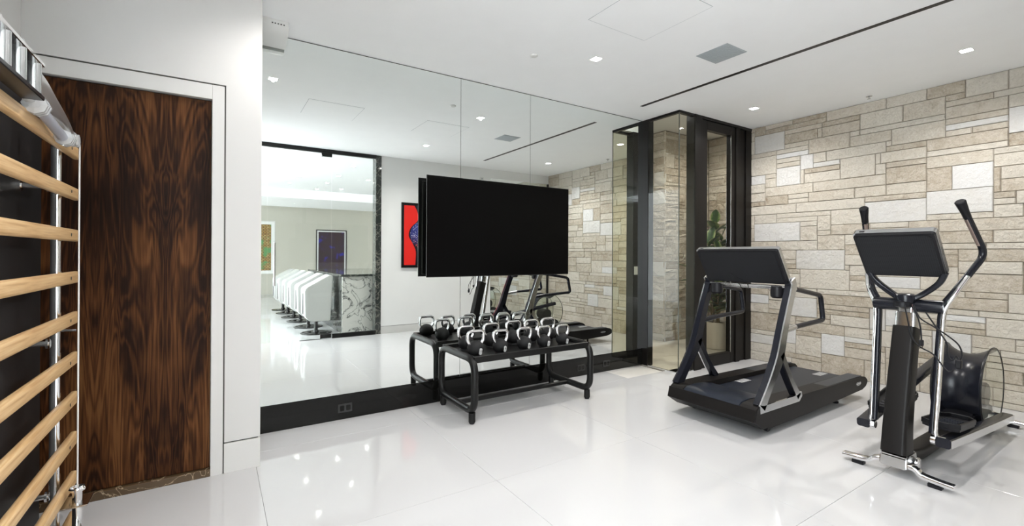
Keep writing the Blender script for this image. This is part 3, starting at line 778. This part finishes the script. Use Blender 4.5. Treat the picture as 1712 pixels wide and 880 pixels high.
obj('end_plate', B(1.872, 1.886, 3.50, 4.10, .520, .574, bev=.002), 'black_metal', rk)
obj('end_plate', B(3.134, 3.148, 3.50, 4.10, .520, .574, bev=.002), 'black_metal', rk)
obj('stretcher', B(1.855, 3.165, 3.775, 3.815, .085, .120, bev=.004), 'black_metal', rk)

def kettlebell(x, y, s, num, label, yaw=0):
    z = .541
    t = thing('kettlebell', label, 'kettlebell', (x, y, z), 'kettlebells on the rack')
    r = .073*s
    bm = nb(); prof = [(r*.62, 0)]+[(r*cos(a*pi/18), r*.93+r*.93*sin(a*pi/18)) for a in range(-6, 9)]+[(.001, r*1.86)]
    prof[1] = (r*.80, r*.18)
    prof = [(r*.60, 0), (r*.72, r*.06)]+[(r*cos(R(a)), r*.93+r*.93*sin(R(a))) for a in range(-50, 90, 10)]+[(r*.02, r*1.86)]
    lathe(bm, prof, (x, y, z), 28); obj('ball', bm, 'rubber', t, smooth=True)
    w = .074*s; zt = z+.213*s; zb = z+r*1.45
    path = fillet([(x-w*.62, y, zb-.01), (x-w*1.03, y, zb+.030), (x-w, y, zt), (x+w, y, zt), (x+w*1.03, y, zb+.030), (x+w*.62, y, zb-.01)], [0, .03, .038, .038, .03, 0], 5)
    bm = sweep(nb(), path, circ(.0145, 12)); obj('handle', bm, 'chrome', t, smooth=True)
    if num:
        # grey badge standing on the camera side of the ball
        dr = Vector((.0, -1, 0)); dr.rotate(Matrix.Rotation(R(8), 3, 'Z')); sd_ = Vector((0, 0, 1)).cross(dr)*-1
        c = Vector((x, y, z+r*.72))+dr*(r*.965)
        nrm = (dr+Vector((0, 0, -.16))).normalized(); u = nrm.cross(Vector((0, 0, 1))).normalized()*-1; v_ = u.cross(nrm)*-1
        v_ = nrm.cross(u); 
        if v_.z < 0: v_ = -v_
        bg = obj('badge', slab(c-nrm*.012, u, v_, nrm, .027*s, .056*s, .0165, .013*s), 'grey_plate', t)
        uu = u if u.x > 0 else -u
        text('numeral', num, .026*s, c+nrm*.0048+v_*.004, uu, v_, 'dark_ink', bg)
    return t
front = [(1.955, 1.06, '12', 'black kettlebell marked 12, front row at the left end of the rack'), (2.212, .98, '8', 'black kettlebell second from the left in the front row'),
         (2.480, .98, '8', 'black kettlebell in the middle of the front row'), (2.712, .95, '4', 'black kettlebell marked 4, second from the right in the front row'),
         (2.945, .93, '4', 'black kettlebell marked 4, at the right end of the front row')]
for x, s, nm, lb in front: kettlebell(x, 3.625, s, nm, lb)
back = [(2.01, 1.04, 'large unmarked black kettlebell, back row at the left end of the rack'), (2.285, 1.06, 'black kettlebell second from the left in the back row'), (2.545, 1.08, 'black kettlebell in the middle of the back row'),
        (2.765, 1.06, 'black kettlebell second from the right in the back row'), (2.985, 1.08, 'black kettlebell at the right end of the back row')]
for x, s, lb in back: kettlebell(x, 3.92, s, None, lb)

# ------------------------------------------------------------------ treadmill
TN, TF = 1.985, 2.805
tm = thing('treadmill', 'dark treadmill with silver uprights and flat console beside the stone wall', 'treadmill', (4.5, 2.39, 0))
side = [(3.535, .150), (3.560, .235), (3.60, .262), (3.70, .266), (4.3, .250), (5.50, .236), (5.575, .222), (5.618, .190), (5.615, .160), (5.575, .125), (5.49, .108), (4.4, .070), (3.80, .062), (3.66, .075)]
obj('side_cover', prism_y(side, TN, TN+.145, bev=.006), 'brown_black', tm, smooth=True)
obj('side_cover', prism_y(side, TF-.145, TF, bev=.006), 'brown_black', tm, smooth=True)
obj('side_step', B(4.00, 5.50, TN+.012, TN+.135, .236, .2445, bev=.003), 'deck_black', tm)
obj('side_step', B(4.00, 5.50, TF-.135, TF-.012, .236, .2445, bev=.003), 'deck_black', tm)
hood = [(3.537, .152), (3.563, .237), (3.605, .266), (3.72, .272), (3.86, .262), (3.985, .238), (3.99, .20), (3.80, .10), (3.68, .078)]
obj('motor_hood', prism_y(hood, TN+.147, TF-.147, bev=.004), 'deck_black', tm, smooth=True)
obj('front_bumper', prism_y([(3.528, .150), (3.553, .240), (3.562, .238), (3.69, .072), (3.66, .070)], TN+.002, TF-.002), 'brown_black', tm)
obj('deck_frame', B(3.9, 5.52, TN+.147, TF-.147, .095, .195), 'black_plastic', tm)
bm = nb(); prism_y([(3.97, .205), (5.50, .205), (5.555, .190), (5.575, .160), (5.555, .130), (5.50, .120), (3.97, .120)], TN+.155, TF-.155, bm)
bl = obj('running_belt', bm, 'belt', tm)
obj('belt_line', B(4.02, 4.026, TN+.24, TF-.24, .2052, .2058), 'white_ink', bl)
for (x, y) in ((4.35, TF-.235), (5.30, TN+.30)):
    for k in range(5): obj('belt_mark', B(x+k*.035, x+k*.035+.02, y, y+.08, .2052, .2058), 'grey_plate', bl)
def upright(y_out, sgn, near):
    """y_out = outer plane, sgn = direction to the inside"""
    yo, yi = sorted((y_out, y_out+sgn*.012)); yb, yc = sorted((y_out+sgn*.0122, y_out+sgn*.062))
    col = smoothpts([(3.635, .245, .085), (3.765, .415, .072), (3.90, .60, .100), (3.97, .80, .084), (4.045, 1.00, .072), (4.122, 1.185, .074), (4.105, 1.25, .065)], 4)
    leg = smoothpts([(3.93, .64, .06), (4.01, .52, .052), (4.10, .385, .048), (4.215, .245, .062)], 4)
    for yy0, yy1, nm_, mt in ((yo, yi, 'upright_facing', 'silver'), (yb, yc, 'upright', 'satin_black')):
        bm = nb(); ribbon_y([p[:2] for p in col], [p[2] for p in col], yy0, yy1, bm); ribbon_y([p[:2] for p in leg], [p[2] for p in leg], yy0, yy1, bm)
        if nm_ == 'upright_facing': prism_y([(3.605, .205), (3.60, .275), (3.66, .262), (4.17, .262), (4.25, .285), (4.262, .245), (4.215, .205)], yy0, yy1, bm)
        obj(nm_, bm, mt, tm, smooth=True)
    ym = y_out+sgn*.035
    hb = tube([(4.17, ym, 1.172), (4.665, ym, 1.092), (4.715, ym, .862), (4.18, ym, .838)], .0215, 12, fr=.045)
    hr = obj('hand_rail', hb, 'satin_black', tm, smooth=True)
    for a, b in (((4.10, ym, 1.182), (4.19, ym, 1.168)), ((3.99, ym, .815), (4.20, ym, .839))):
        obj('rail_socket', tube([a, b], .0245, 12), 'silver' if near else 'satin_black', tm, smooth=True)
upright(TN-.006, 1, True)
upright(TF+.006, -1, False)
# console (seen from behind), tilted towards the runner
cu, cv = Vector((0, 1, 0)), Vector((3.90-4.10, 0, 1.515-1.21)).normalized()
cn = cu.cross(cv).normalized()
if cn.x > 0: cn = -cn
cc = Vector((4.0, 2.385, 1.362)); ch = .365; cw = .775
cs = tm
obj('console_frame', slab(cc-cn*.030, cu, cv, cn, cw, ch, .034, .022), 'silver', cs)
bk = obj('console_back', slab(cc+cn*.0042, cu, cv, cn, cw-.022, ch-.022, .014, .018), 'black_plastic', cs)
def grille(parent, c, w, h, n_):
    bm = nb(); uvl = bm.loops.layers.uv.new('UVMap')
    prism(bm, rrect(w, h, .03, 4), lambda x, y: c+cu*x+cv2*y, lambda x, y: c+cu*x+cv2*y+n_*.0022)
    for f in bm.faces:
        for lp in f.loops:
            d = lp.vert.co-c; lp[uvl].uv = (d.dot(cu)+5, d.dot(cv2)+5)
    return obj('speaker_grille', bm, 'perf', parent)
cv2 = cv
grille(cs, cc+cn*.0185, .70, .315, cn)
for dy in (-.27, .27):
    bm = nb(); prism(bm, [(.042*cos(k*pi/10), .036*sin(k*pi/10)) for k in range(20)], lambda x, y: cc+cu*(dy+x)-cv*.03+cn*.018, lambda x, y: cc+cu*(dy+x)-cv*.03+cn*.021)
    obj('round_cap', bm, 'black_glass', cs)
obj('screen', slab(cc-cn*.031, cu, cv, -cn, cw-.03, ch-.03, .003, .02), 'black_glass', cs)
obj('port_cover', slab(cc+cv*(ch/2)+cu*(.33)-cn*.012, cu, cn, cv, .03, .012, .001, .004), 'black_plastic', cs)
obj('cross_bar', tube([(4.10, TN+.05, 1.185), (4.10, TF-.05, 1.185)], .013, 12), 'chrome', tm, smooth=True)
obj('cross_bar', tube([(4.135, TN+.05, 1.165), (4.135, TF-.05, 1.165)], .008, 10), 'silver', tm, smooth=True)
for y in (TN+.125, TF-.125):
    bm = nb(); lathe(bm, [(.038, 1.085), (.052, 1.10), (.054, 1.13), (.050, 1.175), (.046, 1.19)], (4.10, y, 0), 20)
    obj('cup_holder', bm, 'black_plastic', tm, smooth=True)
for y in (TN+.07, TF-.07):
    bm = nb(); lathe(bm, [(.036, -.016), (.040, -.010), (.040, .010), (.036, .016)], (3.84, y, .040), 18, 'Y'); obj('wheel', bm, 'black_plastic', tm, smooth=True)
    bm = nb(); lathe(bm, [(.028, 0), (.030, .006), (.030, .018), (.014, .022), (.014, .10)], (5.16, y+.04*(1 if y < 2.4 else -1), 0), 16); obj('rubber_foot', bm, 'black_plastic', tm, smooth=True)
    obj('wheel_bracket', B(3.80, 3.88, y-.028 if y < 2.4 else y+.018, y-.018 if y < 2.4 else y+.028, .03, .085), 'black_plastic', tm)
lg = obj('logo_plate', prism(nb(), [(.055*cos(k*pi/12), .020*sin(k*pi/12)) for k in range(24)], lambda x, z: Vector((5.40+x, TN-.0012, .178+z)), lambda x, z: Vector((5.40+x, TN+.001, .178+z))), 'dark_ink', tm)
text('lettering', 'TECHNOGYM', .017, (5.40, TN-.0016, .178), (1, 0, 0), (0, 0, 1), 'white_ink', lg)
obj('logo_line', B(5.352, 5.448, TN-.002, TN-.0012, .190, .1925), 'white_ink', tm)
obj('logo_line', B(5.360, 5.440, TN-.002, TN-.0012, .164, .1665), 'white_ink', tm)
lg2 = obj('logo_plate', prism(nb(), [(.055*cos(k*pi/12), .020*sin(k*pi/12)) for k in range(24)], lambda x, z: Vector((5.40+x, TF-.001, .178+z)), lambda x, z: Vector((5.40+x, TF+.0012, .178+z))), 'dark_ink', tm)
text('lettering', 'TECHNOGYM', .017, (5.40, TF+.0016, .178), (-1, 0, 0), (0, 0, 1), 'white_ink', lg2)
cab = nb(); sweep(cab, smoothpts([(3.93, 2.46, 1.30), (4.03, 2.455, 1.22), (4.075, 2.44, 1.19), (4.09, 2.43, 1.16)], 6), circ(.003, 6)); sweep(cab, smoothpts([(3.93, 2.46, 1.30), (4.02, 2.40, 1.24), (4.08, 2.37, 1.20), (4.09, 2.36, 1.15)], 6), circ(.003, 6))
obj('cable', cab, 'black_plastic', tm)

# ------------------------------------------------------------------ cross trainer
YC = 1.19
el = thing('cross_trainer', 'black and chrome cross trainer with round clear wheel guard, at right', 'cross trainer', (4.7, YC, 0))
def footbar(x, half, tipdx):
    p = smoothpts([(x, YC-half, .038), (x, YC-half*.5, .050), (x, YC-.09, .085), (x, YC+.09, .085), (x, YC+half*.5, .050), (x, YC+half, .038)], 4)
    bm = sweep(nb(), p, rrect(.060, .030, .010), upv=(0, 0, 1))
    o = obj('foot_bar', bm, 'chrome', el, smooth=True)
    for s in (-1, 1):
        bm = B(x-.022, x+.022, YC+s*half-s*.09-.035, YC+s*half-s*.09+.035, 0, .026, bev=.004)
        obj('rubber_foot', bm, 'black_plastic', o)
footbar(3.80, .295, 0)
footbar(5.72, .30, 0)
obj('node', prism_y([(3.76, .06), (3.765, .135), (3.80, .155), (3.93, .155), (3.96, .06)], YC-.075, YC+.075, bev=.008), 'silver', el, smooth=True)
bm = nb(); lathe(bm, [(.030, -.012), (.038, -.006), (.038, .006), (.030, .012)], (3.90, YC-.09, .085), 18, 'Y'); obj('wheel', bm, 'chrome', el, smooth=True)
# leaning column
colp = [(3.83, .150, 1.12, 1.08), (3.845, .30, .98, 1.03), (3.885, .50, .92, 1.0), (3.945, .75, .88, .97), (4.00, .965, .84, .96)]
P_ = smoothpts(colp, 4)
bm = sweep(nb(), [(p[0], YC, p[1]) for p in P_], rrect(.130, .150, .022, 4), upv=(1, 0, 0), scales=[(p[3], p[2]) for p in P_])
obj('column', bm, 'brown_black', el, smooth=True)
bm = sweep(nb(), [(4.005, YC, .967), (4.015, YC, 1.065)], rrect(.110, .095, .012, 3), upv=(1, 0, 0)); obj('column_collar', bm, 'silver', el, smooth=True)
bm = sweep(nb(), [(4.0, YC, 1.066), (4.01, YC, 1.12)], rrect(.09, .07, .015, 3), upv=(1, 0, 0)); obj('neck', bm, 'silver', el, smooth=True)
bm = nb(); lathe(bm, [(.040, -.035), (.058, -.028), (.062, .0), (.058, .022), (.045, .032)], (3.99, YC+.005, 1.165), 22); obj('hub', bm, 'satin_black', el, smooth=True)
bm = nb(); lathe(bm, [(.035, -.022), (.050, -.018), (.050, .012), (.03, .018)], (3.96, YC+.01, 1.128), 22); obj('cup_holder', bm, 'black_plastic', el, smooth=True)
bm = nb(); lathe(bm, [(.040, -.19), (.043, -.18), (.043, .18), (.040, .19)], (4.02, YC, 1.118), 16, 'Y'); obj('pivot_shaft', bm, 'satin_black', el, smooth=True)
# base rail
obj('base_rail', sweep(nb(), [(3.93, YC, .115), (4.15, YC, .075), (5.72, YC, .070)], rrect(.115, .075, .018, 3), upv=(0, 0, 1)), 'brown_black', el, smooth=True)
obj('drive_housing', prism_y([(5.05, .10), (5.12, .17), (5.30, .22), (5.52, .22), (5.66, .17), (5.70, .10)], YC-.095, YC+.095, bev=.012), 'black_plastic', el, smooth=True)
# console
cv = Vector((3.745-3.99, 0, 1.615-1.325)).normalized(); cv2 = cv
cn = cu.cross(cv).normalized()
if cn.x > 0: cn = -cn
cc = Vector((3.865, YC+.005, 1.468)); cw, ch = .445, .375
cs = el
obj('console_frame', slab(cc-cn*.038, cu, cv, cn, cw, ch, .040, .022), 'silver', cs)
bk = obj('console_back', slab(cc+cn*.0022, cu, cv, cn, cw-.012, ch-.012, .016, .020), 'black_plastic', cs)
grille(cs, cc+cn*.0185, .400, .335, cn)
obj('screen', slab(cc-cn*.039, cu, cv, -cn, cw-.03, ch-.03, .003, .02), 'black_glass', cs)
obj('port_cover', slab(cc+cv*(ch/2)+cu*.17-cn*.015, cu, cn, cv, .03, .012, .001, .004), 'black_plastic', cs)
for s in (-1, 1):
    obj('console_arm', sweep(nb(), smoothpts([(3.985, YC+s*.015, 1.15), (4.00, YC+s*.09, 1.20), (3.99, YC+s*.17, 1.275), (3.97, YC+s*.205, 1.345)], 5), rrect(.045, .036, .012, 3)), 'satin_black', el, smooth=True)
# swinging arms
def arm(s, xb, dz):
    # s=-1 near, +1 far.  pivot shaft near z 1.12
    up_ = fillet([(4.05, YC+s*.165, 1.115), (4.065, YC+s*.225, 1.215), (4.29, YC+s*.325, 1.468), (4.03, YC+s*.262, 1.805)], [0, .06, .07, 0], 8)
    obj('grip_arm', sweep(nb(), up_, circ(.0205, 14)), 'satin_black', el, smooth=True)
    a, b = Vector((4.29, YC+s*.325, 1.468)), Vector((4.03, YC+s*.262, 1.805)); d = (b-a)
    g = obj('hand_grip', sweep(nb(), [a+d*.72, a+d*.80, a+d*.95, a+d*1.0, a+d*1.012], circ(.024, 14), scales=[.9, .92, 1.15, 1.22, 1.0]), 'black_plastic', el, smooth=True)
    obj('pulse_sensor', sweep(nb(), [a+d*.18+Vector((-.012, -s*.006, 0)), a+d*.68+Vector((-.012, -s*.006, 0))], rrect(.026, .022, .009, 3)), mat_sensor, el, smooth=True)
    low = fillet([(4.066, YC+s*.225, 1.215), (4.045, YC+s*.17, 1.10), (xb, YC+s*.155, .30+dz)], [0, .07, 0], 6)
    obj('lever_arm', sweep(nb(), low, rrect(.034, .052, .014, 3), upv=(1, 0, 0)), 'satin_black', el, smooth=True)
    low2 = [Vector(p)+Vector((-.010, s*.014, 0)) for p in fillet([(4.15, YC+s*.262, 1.315), (4.066, YC+s*.225, 1.215), (4.045, YC+s*.17, 1.10), (xb, YC+s*.158, .30+dz), (xb+.03, YC+s*.175, .255+dz)], [0, .05, .07, .03, 0], 6)]
    obj('lever_facing', sweep(nb(), low2, rrect(.022, .044, .009, 3), upv=(1, 0, 0)), 'chrome', el, smooth=True)
    bm = nb(); lathe(bm, [(.026, 0), (.030, .006), (.030, .075)], (xb+.0, YC+s*.15 if s > 0 else YC+s*.15-.075, .262+dz), 16, 'Y'); obj('arm_joint', bm, 'chrome', el, smooth=True)
mat_sensor = mat('copper_grey_sensor', (.42, .33, .29), .3, .8)
M['sensor'] = mat_sensor
arm(-1, 3.93, .0); arm(1, 3.93, .0)
# pedal beams
def beam(s, z1, zped):
    y = YC+s*.215
    pts = [(3.90, .262), (4.35, .262+(z1-.262)*.30), (5.0, .262+(z1-.262)*.72), (5.48, z1)]
    pts = smoothpts(pts, 5)
    bb = obj('pedal_beam', sweep(nb(), [(x, y, z) for x, z in pts], rrect(.078, .060, .016, 3), upv=(0, 0, 1)), 'satin_black', el, smooth=True)
    if s < 0:
        bm = sweep(nb(), [(x, y+s*.0405, z) for x, z in pts], rrect(.004, .052, .0015, 1), upv=(0, 0, 1)); obj('beam_facing', bm, 'silver', el)
        bm = sweep(nb(), [(x, y-.041, z+.012) for x, z in pts[2:5]], rrect(.003, .01, .001, 1), upv=(0, 0, 1)); 
        bm.free()
    # foot platform
    px, yp = 4.27, YC+s*.155
    t = (px-3.9)/1.58; zz = .262+(z1-.262)*t+zped
    out = [(-.22, -.05), (-.18, -.095), (.15, -.095), (.22, -.05), (.22, .05), (.15, .095), (-.18, .095), (-.22, .05)]
    sl_ = (z1-.262)/1.58
    bm = nb(); prism(bm, out, lambda x, y_: Vector((px+x, yp+y_, zz-.02+sl_*x)), lambda x, y_: Vector((px+x, yp+y_, zz+.0+sl_*x)))
    pd = obj('pedal', bm, 'black_plastic', el)
    lip = [Vector((px+x, yp+y_, zz+.012+sl_*x)) for x, y_ in out]
    obj('pedal_rim', sweep(nb(), lip, rrect(.012, .034, .004, 2), closed=True, upv=(0, 0, 1)), 'black_plastic', pd)
    bm = nb()
    for k in range(6): box(bm, px-.13+k*.045, px-.13+k*.045+.025, yp-.05, yp+.05, zz+.001, zz+.004)
    for v_ in bm.verts: v_.co.z += sl_*(v_.co.x-px)
    obj('tread_pad', bm, 'deck_black', pd)
    obj('crank_link', tube([(5.46, y, z1), (5.46, y-s*.07, z1)], .022, 12), 'satin_black', el)
beam(-1, .135, .075); beam(1, .52, .055)
# wheel guard: two clear discs joined by a saddle-shaped black cover
WX, WZ, WR = 5.385, .355, .345
for s in (-1, 1):
    bm = nb(); lathe(bm, [(WR, -.002), (WR, .002)], (WX, YC+s*.15, WZ), 48, 'Y'); ds = obj('guard_disc', bm, 'disc_glass', el)
    rim = [(WX+WR*cos(a*pi/24), YC+s*.15, WZ+WR*sin(a*pi/24)) for a in range(48)]
    obj('disc_rim', sweep(nb(), rim, rrect(.008, .010, .003, 2), closed=True, upv=(0, 1, 0)), 'black_metal', ds, smooth=True)
bm = nb(); rows = []
for i in range(25):
    a = R(66+i*(238-66)/24); row = []
    for j in range(17):
        v_ = -1+2*j/16; r = WR-.07*(1-v_*v_)-.002
        row.append(bm.verts.new(Vector((WX+r*cos(a), YC+v_*.147, WZ+r*sin(a)))))
    rows.append(row)
for a, b in zip(rows, rows[1:]):
    for j in range(16): bm.faces.new((a[j], a[j+1], b[j+1], b[j]))
cv_ = obj('saddle_cover', bm, 'satin_black', el, smooth=True)
md = cv_.modifiers.new('thick', 'SOLIDIFY'); md.thickness = .008
bm = nb(); lathe(bm, [(.09, -.12), (.10, -.11), (.10, .11), (.09, .12)], (WX, YC, WZ-.05), 24, 'Y'); obj('drive_wheel', bm, 'black_plastic', el, smooth=True)
# dangling cables and plugs
bm = nb()
def Yx(y, z, x=3.89): return (x, y, z)
for pth in ([(1.17, 1.13), (1.15, 1.02), (1.135, .93), (1.09, .86), (1.02, .82), (.955, .73), (.92, .745)],
            [(1.13, 1.12), (1.10, 1.05), (1.085, .98), (1.08, .90)],
            [(1.12, 1.13), (1.09, 1.05), (1.02, 1.00), (.95, .95), (.90, .90), (.885, .84), (.90, .80)],
            [(1.06, 1.09), (1.02, 1.02), (.98, .95), (.955, .90), (.95, .83), (.93, .80), (.91, .83), (.90, .80)]):
    sweep(bm, smoothpts([Yx(y, z) for y, z in pth], 5), circ(.0045, 6))
cbo = obj('cable', bm, 'black_plastic', el, smooth=True)
obj('plug', B(3.875, 3.905, .885, .915, .755, .81, bev=.005), 'black_plastic', cbo)
obj('plug', B(3.878, 3.902, 1.07, 1.092, .865, .905, bev=.004), 'black_plastic', cbo)
bm = nb(); box(bm, 3.885, 3.889, 1.073, 1.076, .845, .866); box(bm, 3.885, 3.889, 1.086, 1.089, .845, .866); obj('plug_prongs', bm, 'chrome', cbo)

# ------------------------------------------------------------------ rubber plant in the light well
PX, PY = 6.60, 4.32
pl = thing('rubber_plant', 'tall variegated rubber plant in a cream pot behind the glass', 'plant', (PX, PY, 0))
bm = nb(); lathe(bm, [(.135, 0), (.150, .01), (.168, .40), (.172, .42), (.160, .42), (.155, .38)], (PX, PY, 0), 32); obj('pot', bm, 'pot', pl, smooth=True)
bm = nb(); lathe(bm, [(.152, .37), (.150, .395), (.02, .40)], (PX, PY, 0), 20); obj('soil', bm, 'soil', pl)
def leaf_mesh():
    bm = nb(); rows = []
    n = 9
    for i in range(n):
        t = i/(n-1); w = .5*(sin(pi*t**.85))**.75*.60+.004; x = t; z = -.16*t*t
        rows.append([bm.verts.new((x, y*w, z+abs(y)*w*.22)) for y in (-1, -.5, 0, .5, 1)])
    for a, b in zip(rows, rows[1:]):
        for j in range(4): f = bm.faces.new((a[j], a[j+1], b[j+1], b[j])); f.smooth = True
    me = bpy.data.meshes.new('leaf'); bm.to_mesh(me); bm.free(); me.materials.append(M['leaf']); return me
LM = leaf_mesh(); rnd = random.Random(4)
stems = [((0, 0), (-.02, .02), 1.95), ((.04, -.02), (-.30, -.06), 1.62), ((-.03, .03), (.20, .05), 1.72), ((0, .04), (-.38, .10), 1.28), ((-.02, -.04), (.10, -.20), 1.35), ((.03, 0), (-.22, -.18), 1.02), ((.0, .0), (.26, -.05), 1.1), ((.02, .02), (-.10, -.10), 1.5), ((.0, .03), (-.50, -.05), 1.42), ((-.02, .02), (-.46, .06), .98)]
for (ax, ay), (bx, by), h_ in stems:
    path = smoothpts([(PX+ax, PY+ay, .38), (PX+ax*.6+bx*.3, PY+ay*.6+by*.3, .38+(h_-.38)*.45), (PX+bx*.8, PY+by*.8, .38+(h_-.38)*.8), (PX+bx, PY+by, h_)], 5)
    obj('stem', sweep(nb(), path, circ(.010, 7)), 'stem', pl, smooth=True)
    nl = int((h_-.45)/.075)
    for k in range(nl+1):
        t = k/nl; q = path[int(3+t*(len(path)-4))]
        a = k*2.4+ax*50+rnd.uniform(-.4, .4); el_ = R(rnd.uniform(5, 45)) if k < nl else R(75)
        L_ = rnd.uniform(.27, .37)*(.85 if k == nl else 1)
        o = bpy.data.objects.new('leaf', LM); C.objects.link(o); o.parent = pl
        o.location = Vector(q)-Vector(pl.location); o.scale = (L_, L_*rnd.uniform(.85, 1.05), L_)
        o.rotation_euler = (rnd.uniform(-.3, .3), -el_, a)

# ------------------------------------------------------------------ wall bars at the left
bp_ = struct('trim_5', B(XL+.001, -.80, .9, 3.50, .0, 2.43, bev=.002), 'panel_black')
wb = thing('wall_bars', 'rack of ten light oak bars on chrome posts with pulley arm, at left', 'wall bars', (-.65, 2.5, 0))
sec = rrect(.034, .062, .013, 3)
ZB = [1.972, 1.756, 1.540, 1.322, 1.110, .898, .690, .478, .270, .062]
bar0 = None
for z in ZB:
    if not bar0:
        y0, y1 = 1.15, 3.305; yy = [y0, y0+.006, y0+.015, y1-.015, y1-.006, y1]; sc_ = [.72, .9, 1, 1, .9, .72]
        bm = sweep(nb(), [(-.622, y, 0) for y in yy], sec, upv=(0, 0, 1), scales=sc_)
        bmesh.ops.translate(bm, vec=(0, 0, z), verts=bm.verts)
        bar0 = obj('bar', bm, 'oak', wb, smooth=True)
        for y in (3.12, 1.45):
            b2 = nb(); lathe(b2, [(.0085, -.6045), (.0085, -.6038), (.006, -.6032)], (0, y, z), 12, 'X'); obj('screw_cap', b2, 'shadow_gap', bar0)
    else:
        c = copy_tree(bar0, wb); c.location.z = bar0.location.z+z-ZB[0]
for y in (3.155, 1.45):
    obj('post', sweep(nb(), [(-.668, y, .0), (-.668, y, 2.14)], rrect(.040, .028, .010, 3)), 'chrome', wb, smooth=True)
    for z in (1.775, 1.0, .245):
        b_ = obj('bracket', tube([(-.80, y, z), (-.685, y, z)], .013, 12), 'chrome', wb, smooth=True)
        for x0, x1 in ((-.80, -.790), (-.70, -.690)):
            bm = nb(); lathe(bm, [(.026, x0), (.026, x1)], (0, y, z), 18, 'X'); obj('flange', bm, 'chrome', b_, smooth=True)
# chrome pulley arm along the top
AX = -.565
obj('arm_plate', B(AX-.045, AX+.02, 1.3, 2.42, 2.148, 2.166, bev=.003), 'chrome', wb)
obj('arm_plate', B(AX-.045, AX+.02, 1.3, 2.42, 2.022, 2.040, bev=.003), 'satin_black', wb, label='dark lower plate of the arm')
for y in (1.95, 2.08, 2.22, 2.38):
    bm = nb(); lathe(bm, [(.024, 2.0395), (.024, 2.1485)], (AX-.004, y, 0), 16); obj('spacer', bm, 'silver', wb, smooth=True)
for y in (2.02, 2.22):
    bm = nb(); lathe(bm, [(.026, 2.1665), (.026, 2.176), (.014, 2.182), (.014, 2.19)], (AX-.012, y, 0), 18); obj('bolt_head', bm, 'chrome', wb, smooth=True)
st_ = smoothpts([(2.42, 2.022, 2.166), (2.56, 2.022, 2.166), (2.70, 2.025, 2.130), (2.85, 2.020, 2.085), (2.95, 1.985, 2.050), (2.99, 1.975, 2.010)], 4)
bm = nb(); rows = []
for y, zl, zh in st_:
    zc, hh = (zl+zh)/2, (zh-zl)/2
    pr_ = [Vector((AX-.028+.026*cos(R(a)), y, zc+hh*sin(R(a)))) for a in range(-90, 91, 20)]
    rows.append([bm.verts.new(p) for p in pr_]+[bm.verts.new(Vector((AX-.042, y, zh))), bm.verts.new(Vector((AX-.042, y, zl)))])
for a, b in zip(rows, rows[1:]):
    n_ = len(a)
    for k in range(n_): bm.faces.new((a[k], a[(k+1) % n_], b[(k+1) % n_], b[k]))
bm.faces.new(rows[0][::-1]); bm.faces.new(rows[-1])
obj('arm_tip', bm, 'satin_steel', wb, smooth=True)
obj('grey_tube', tube([(AX-.02, 2.50, 2.02), (AX-.01, 2.80, 1.965)], .020, 14), 'sole_grey', wb, smooth=True)
def clamp(c, r, w, ax='Y'):
    bm = nb()
    for k in range(3):
        prof = [(r*.5, -w/2+k*w/3), (r, -w/2+k*w/3+.003), (r, -w/2+k*w/3+w*.2), (r*.5, -w/2+k*w/3+w*.24)]
        lathe(bm, prof, c, 8, ax)
    return bm
obj('pulley_clamp', clamp((AX-.02, 2.50, 2.02), .038, .07), 'clear_plastic', wb, smooth=False)
obj('pulley_clamp', clamp((AX-.008, 2.84, 1.965), .034, .07), 'clear_plastic', wb, smooth=False)
obj('pulley_clamp', clamp((AX-.0, 2.95, 1.98), .030, .05, 'X'), 'clear_plastic', wb, smooth=False)
bm = nb(); lathe(bm, [(.020, -.008), (.015, 0), (.020, .008)], (AX+.005, 3.0, 2.0), 16, 'X'); obj('pulley', bm, 'chrome', wb, smooth=True)
obj('pulley_fork', B(AX-.012, AX-.004, 2.96, 3.05, 1.965, 2.03, bev=.004), 'clear_plastic', wb)
obj('cable', tube([(AX+.006, 3.025, .30), (AX+.006, 3.025, 2.0)], .0035, 8), 'white_ink', wb, smooth=True)
bm = nb(); lathe(bm, [(.030, .295), (.032, .305), (.028, .312), (.019, .292), (.019, .10), (.030, .085), (.030, .07), (.020, .06), (.022, 0)], (AX+.006, 3.025, 0), 20); obj('floor_roller', bm, 'chrome', wb, smooth=True)
obj('roller_plate', B(AX-.10, AX+.05, 2.99, 3.13, .222, .230, bev=.002), 'silver', wb)
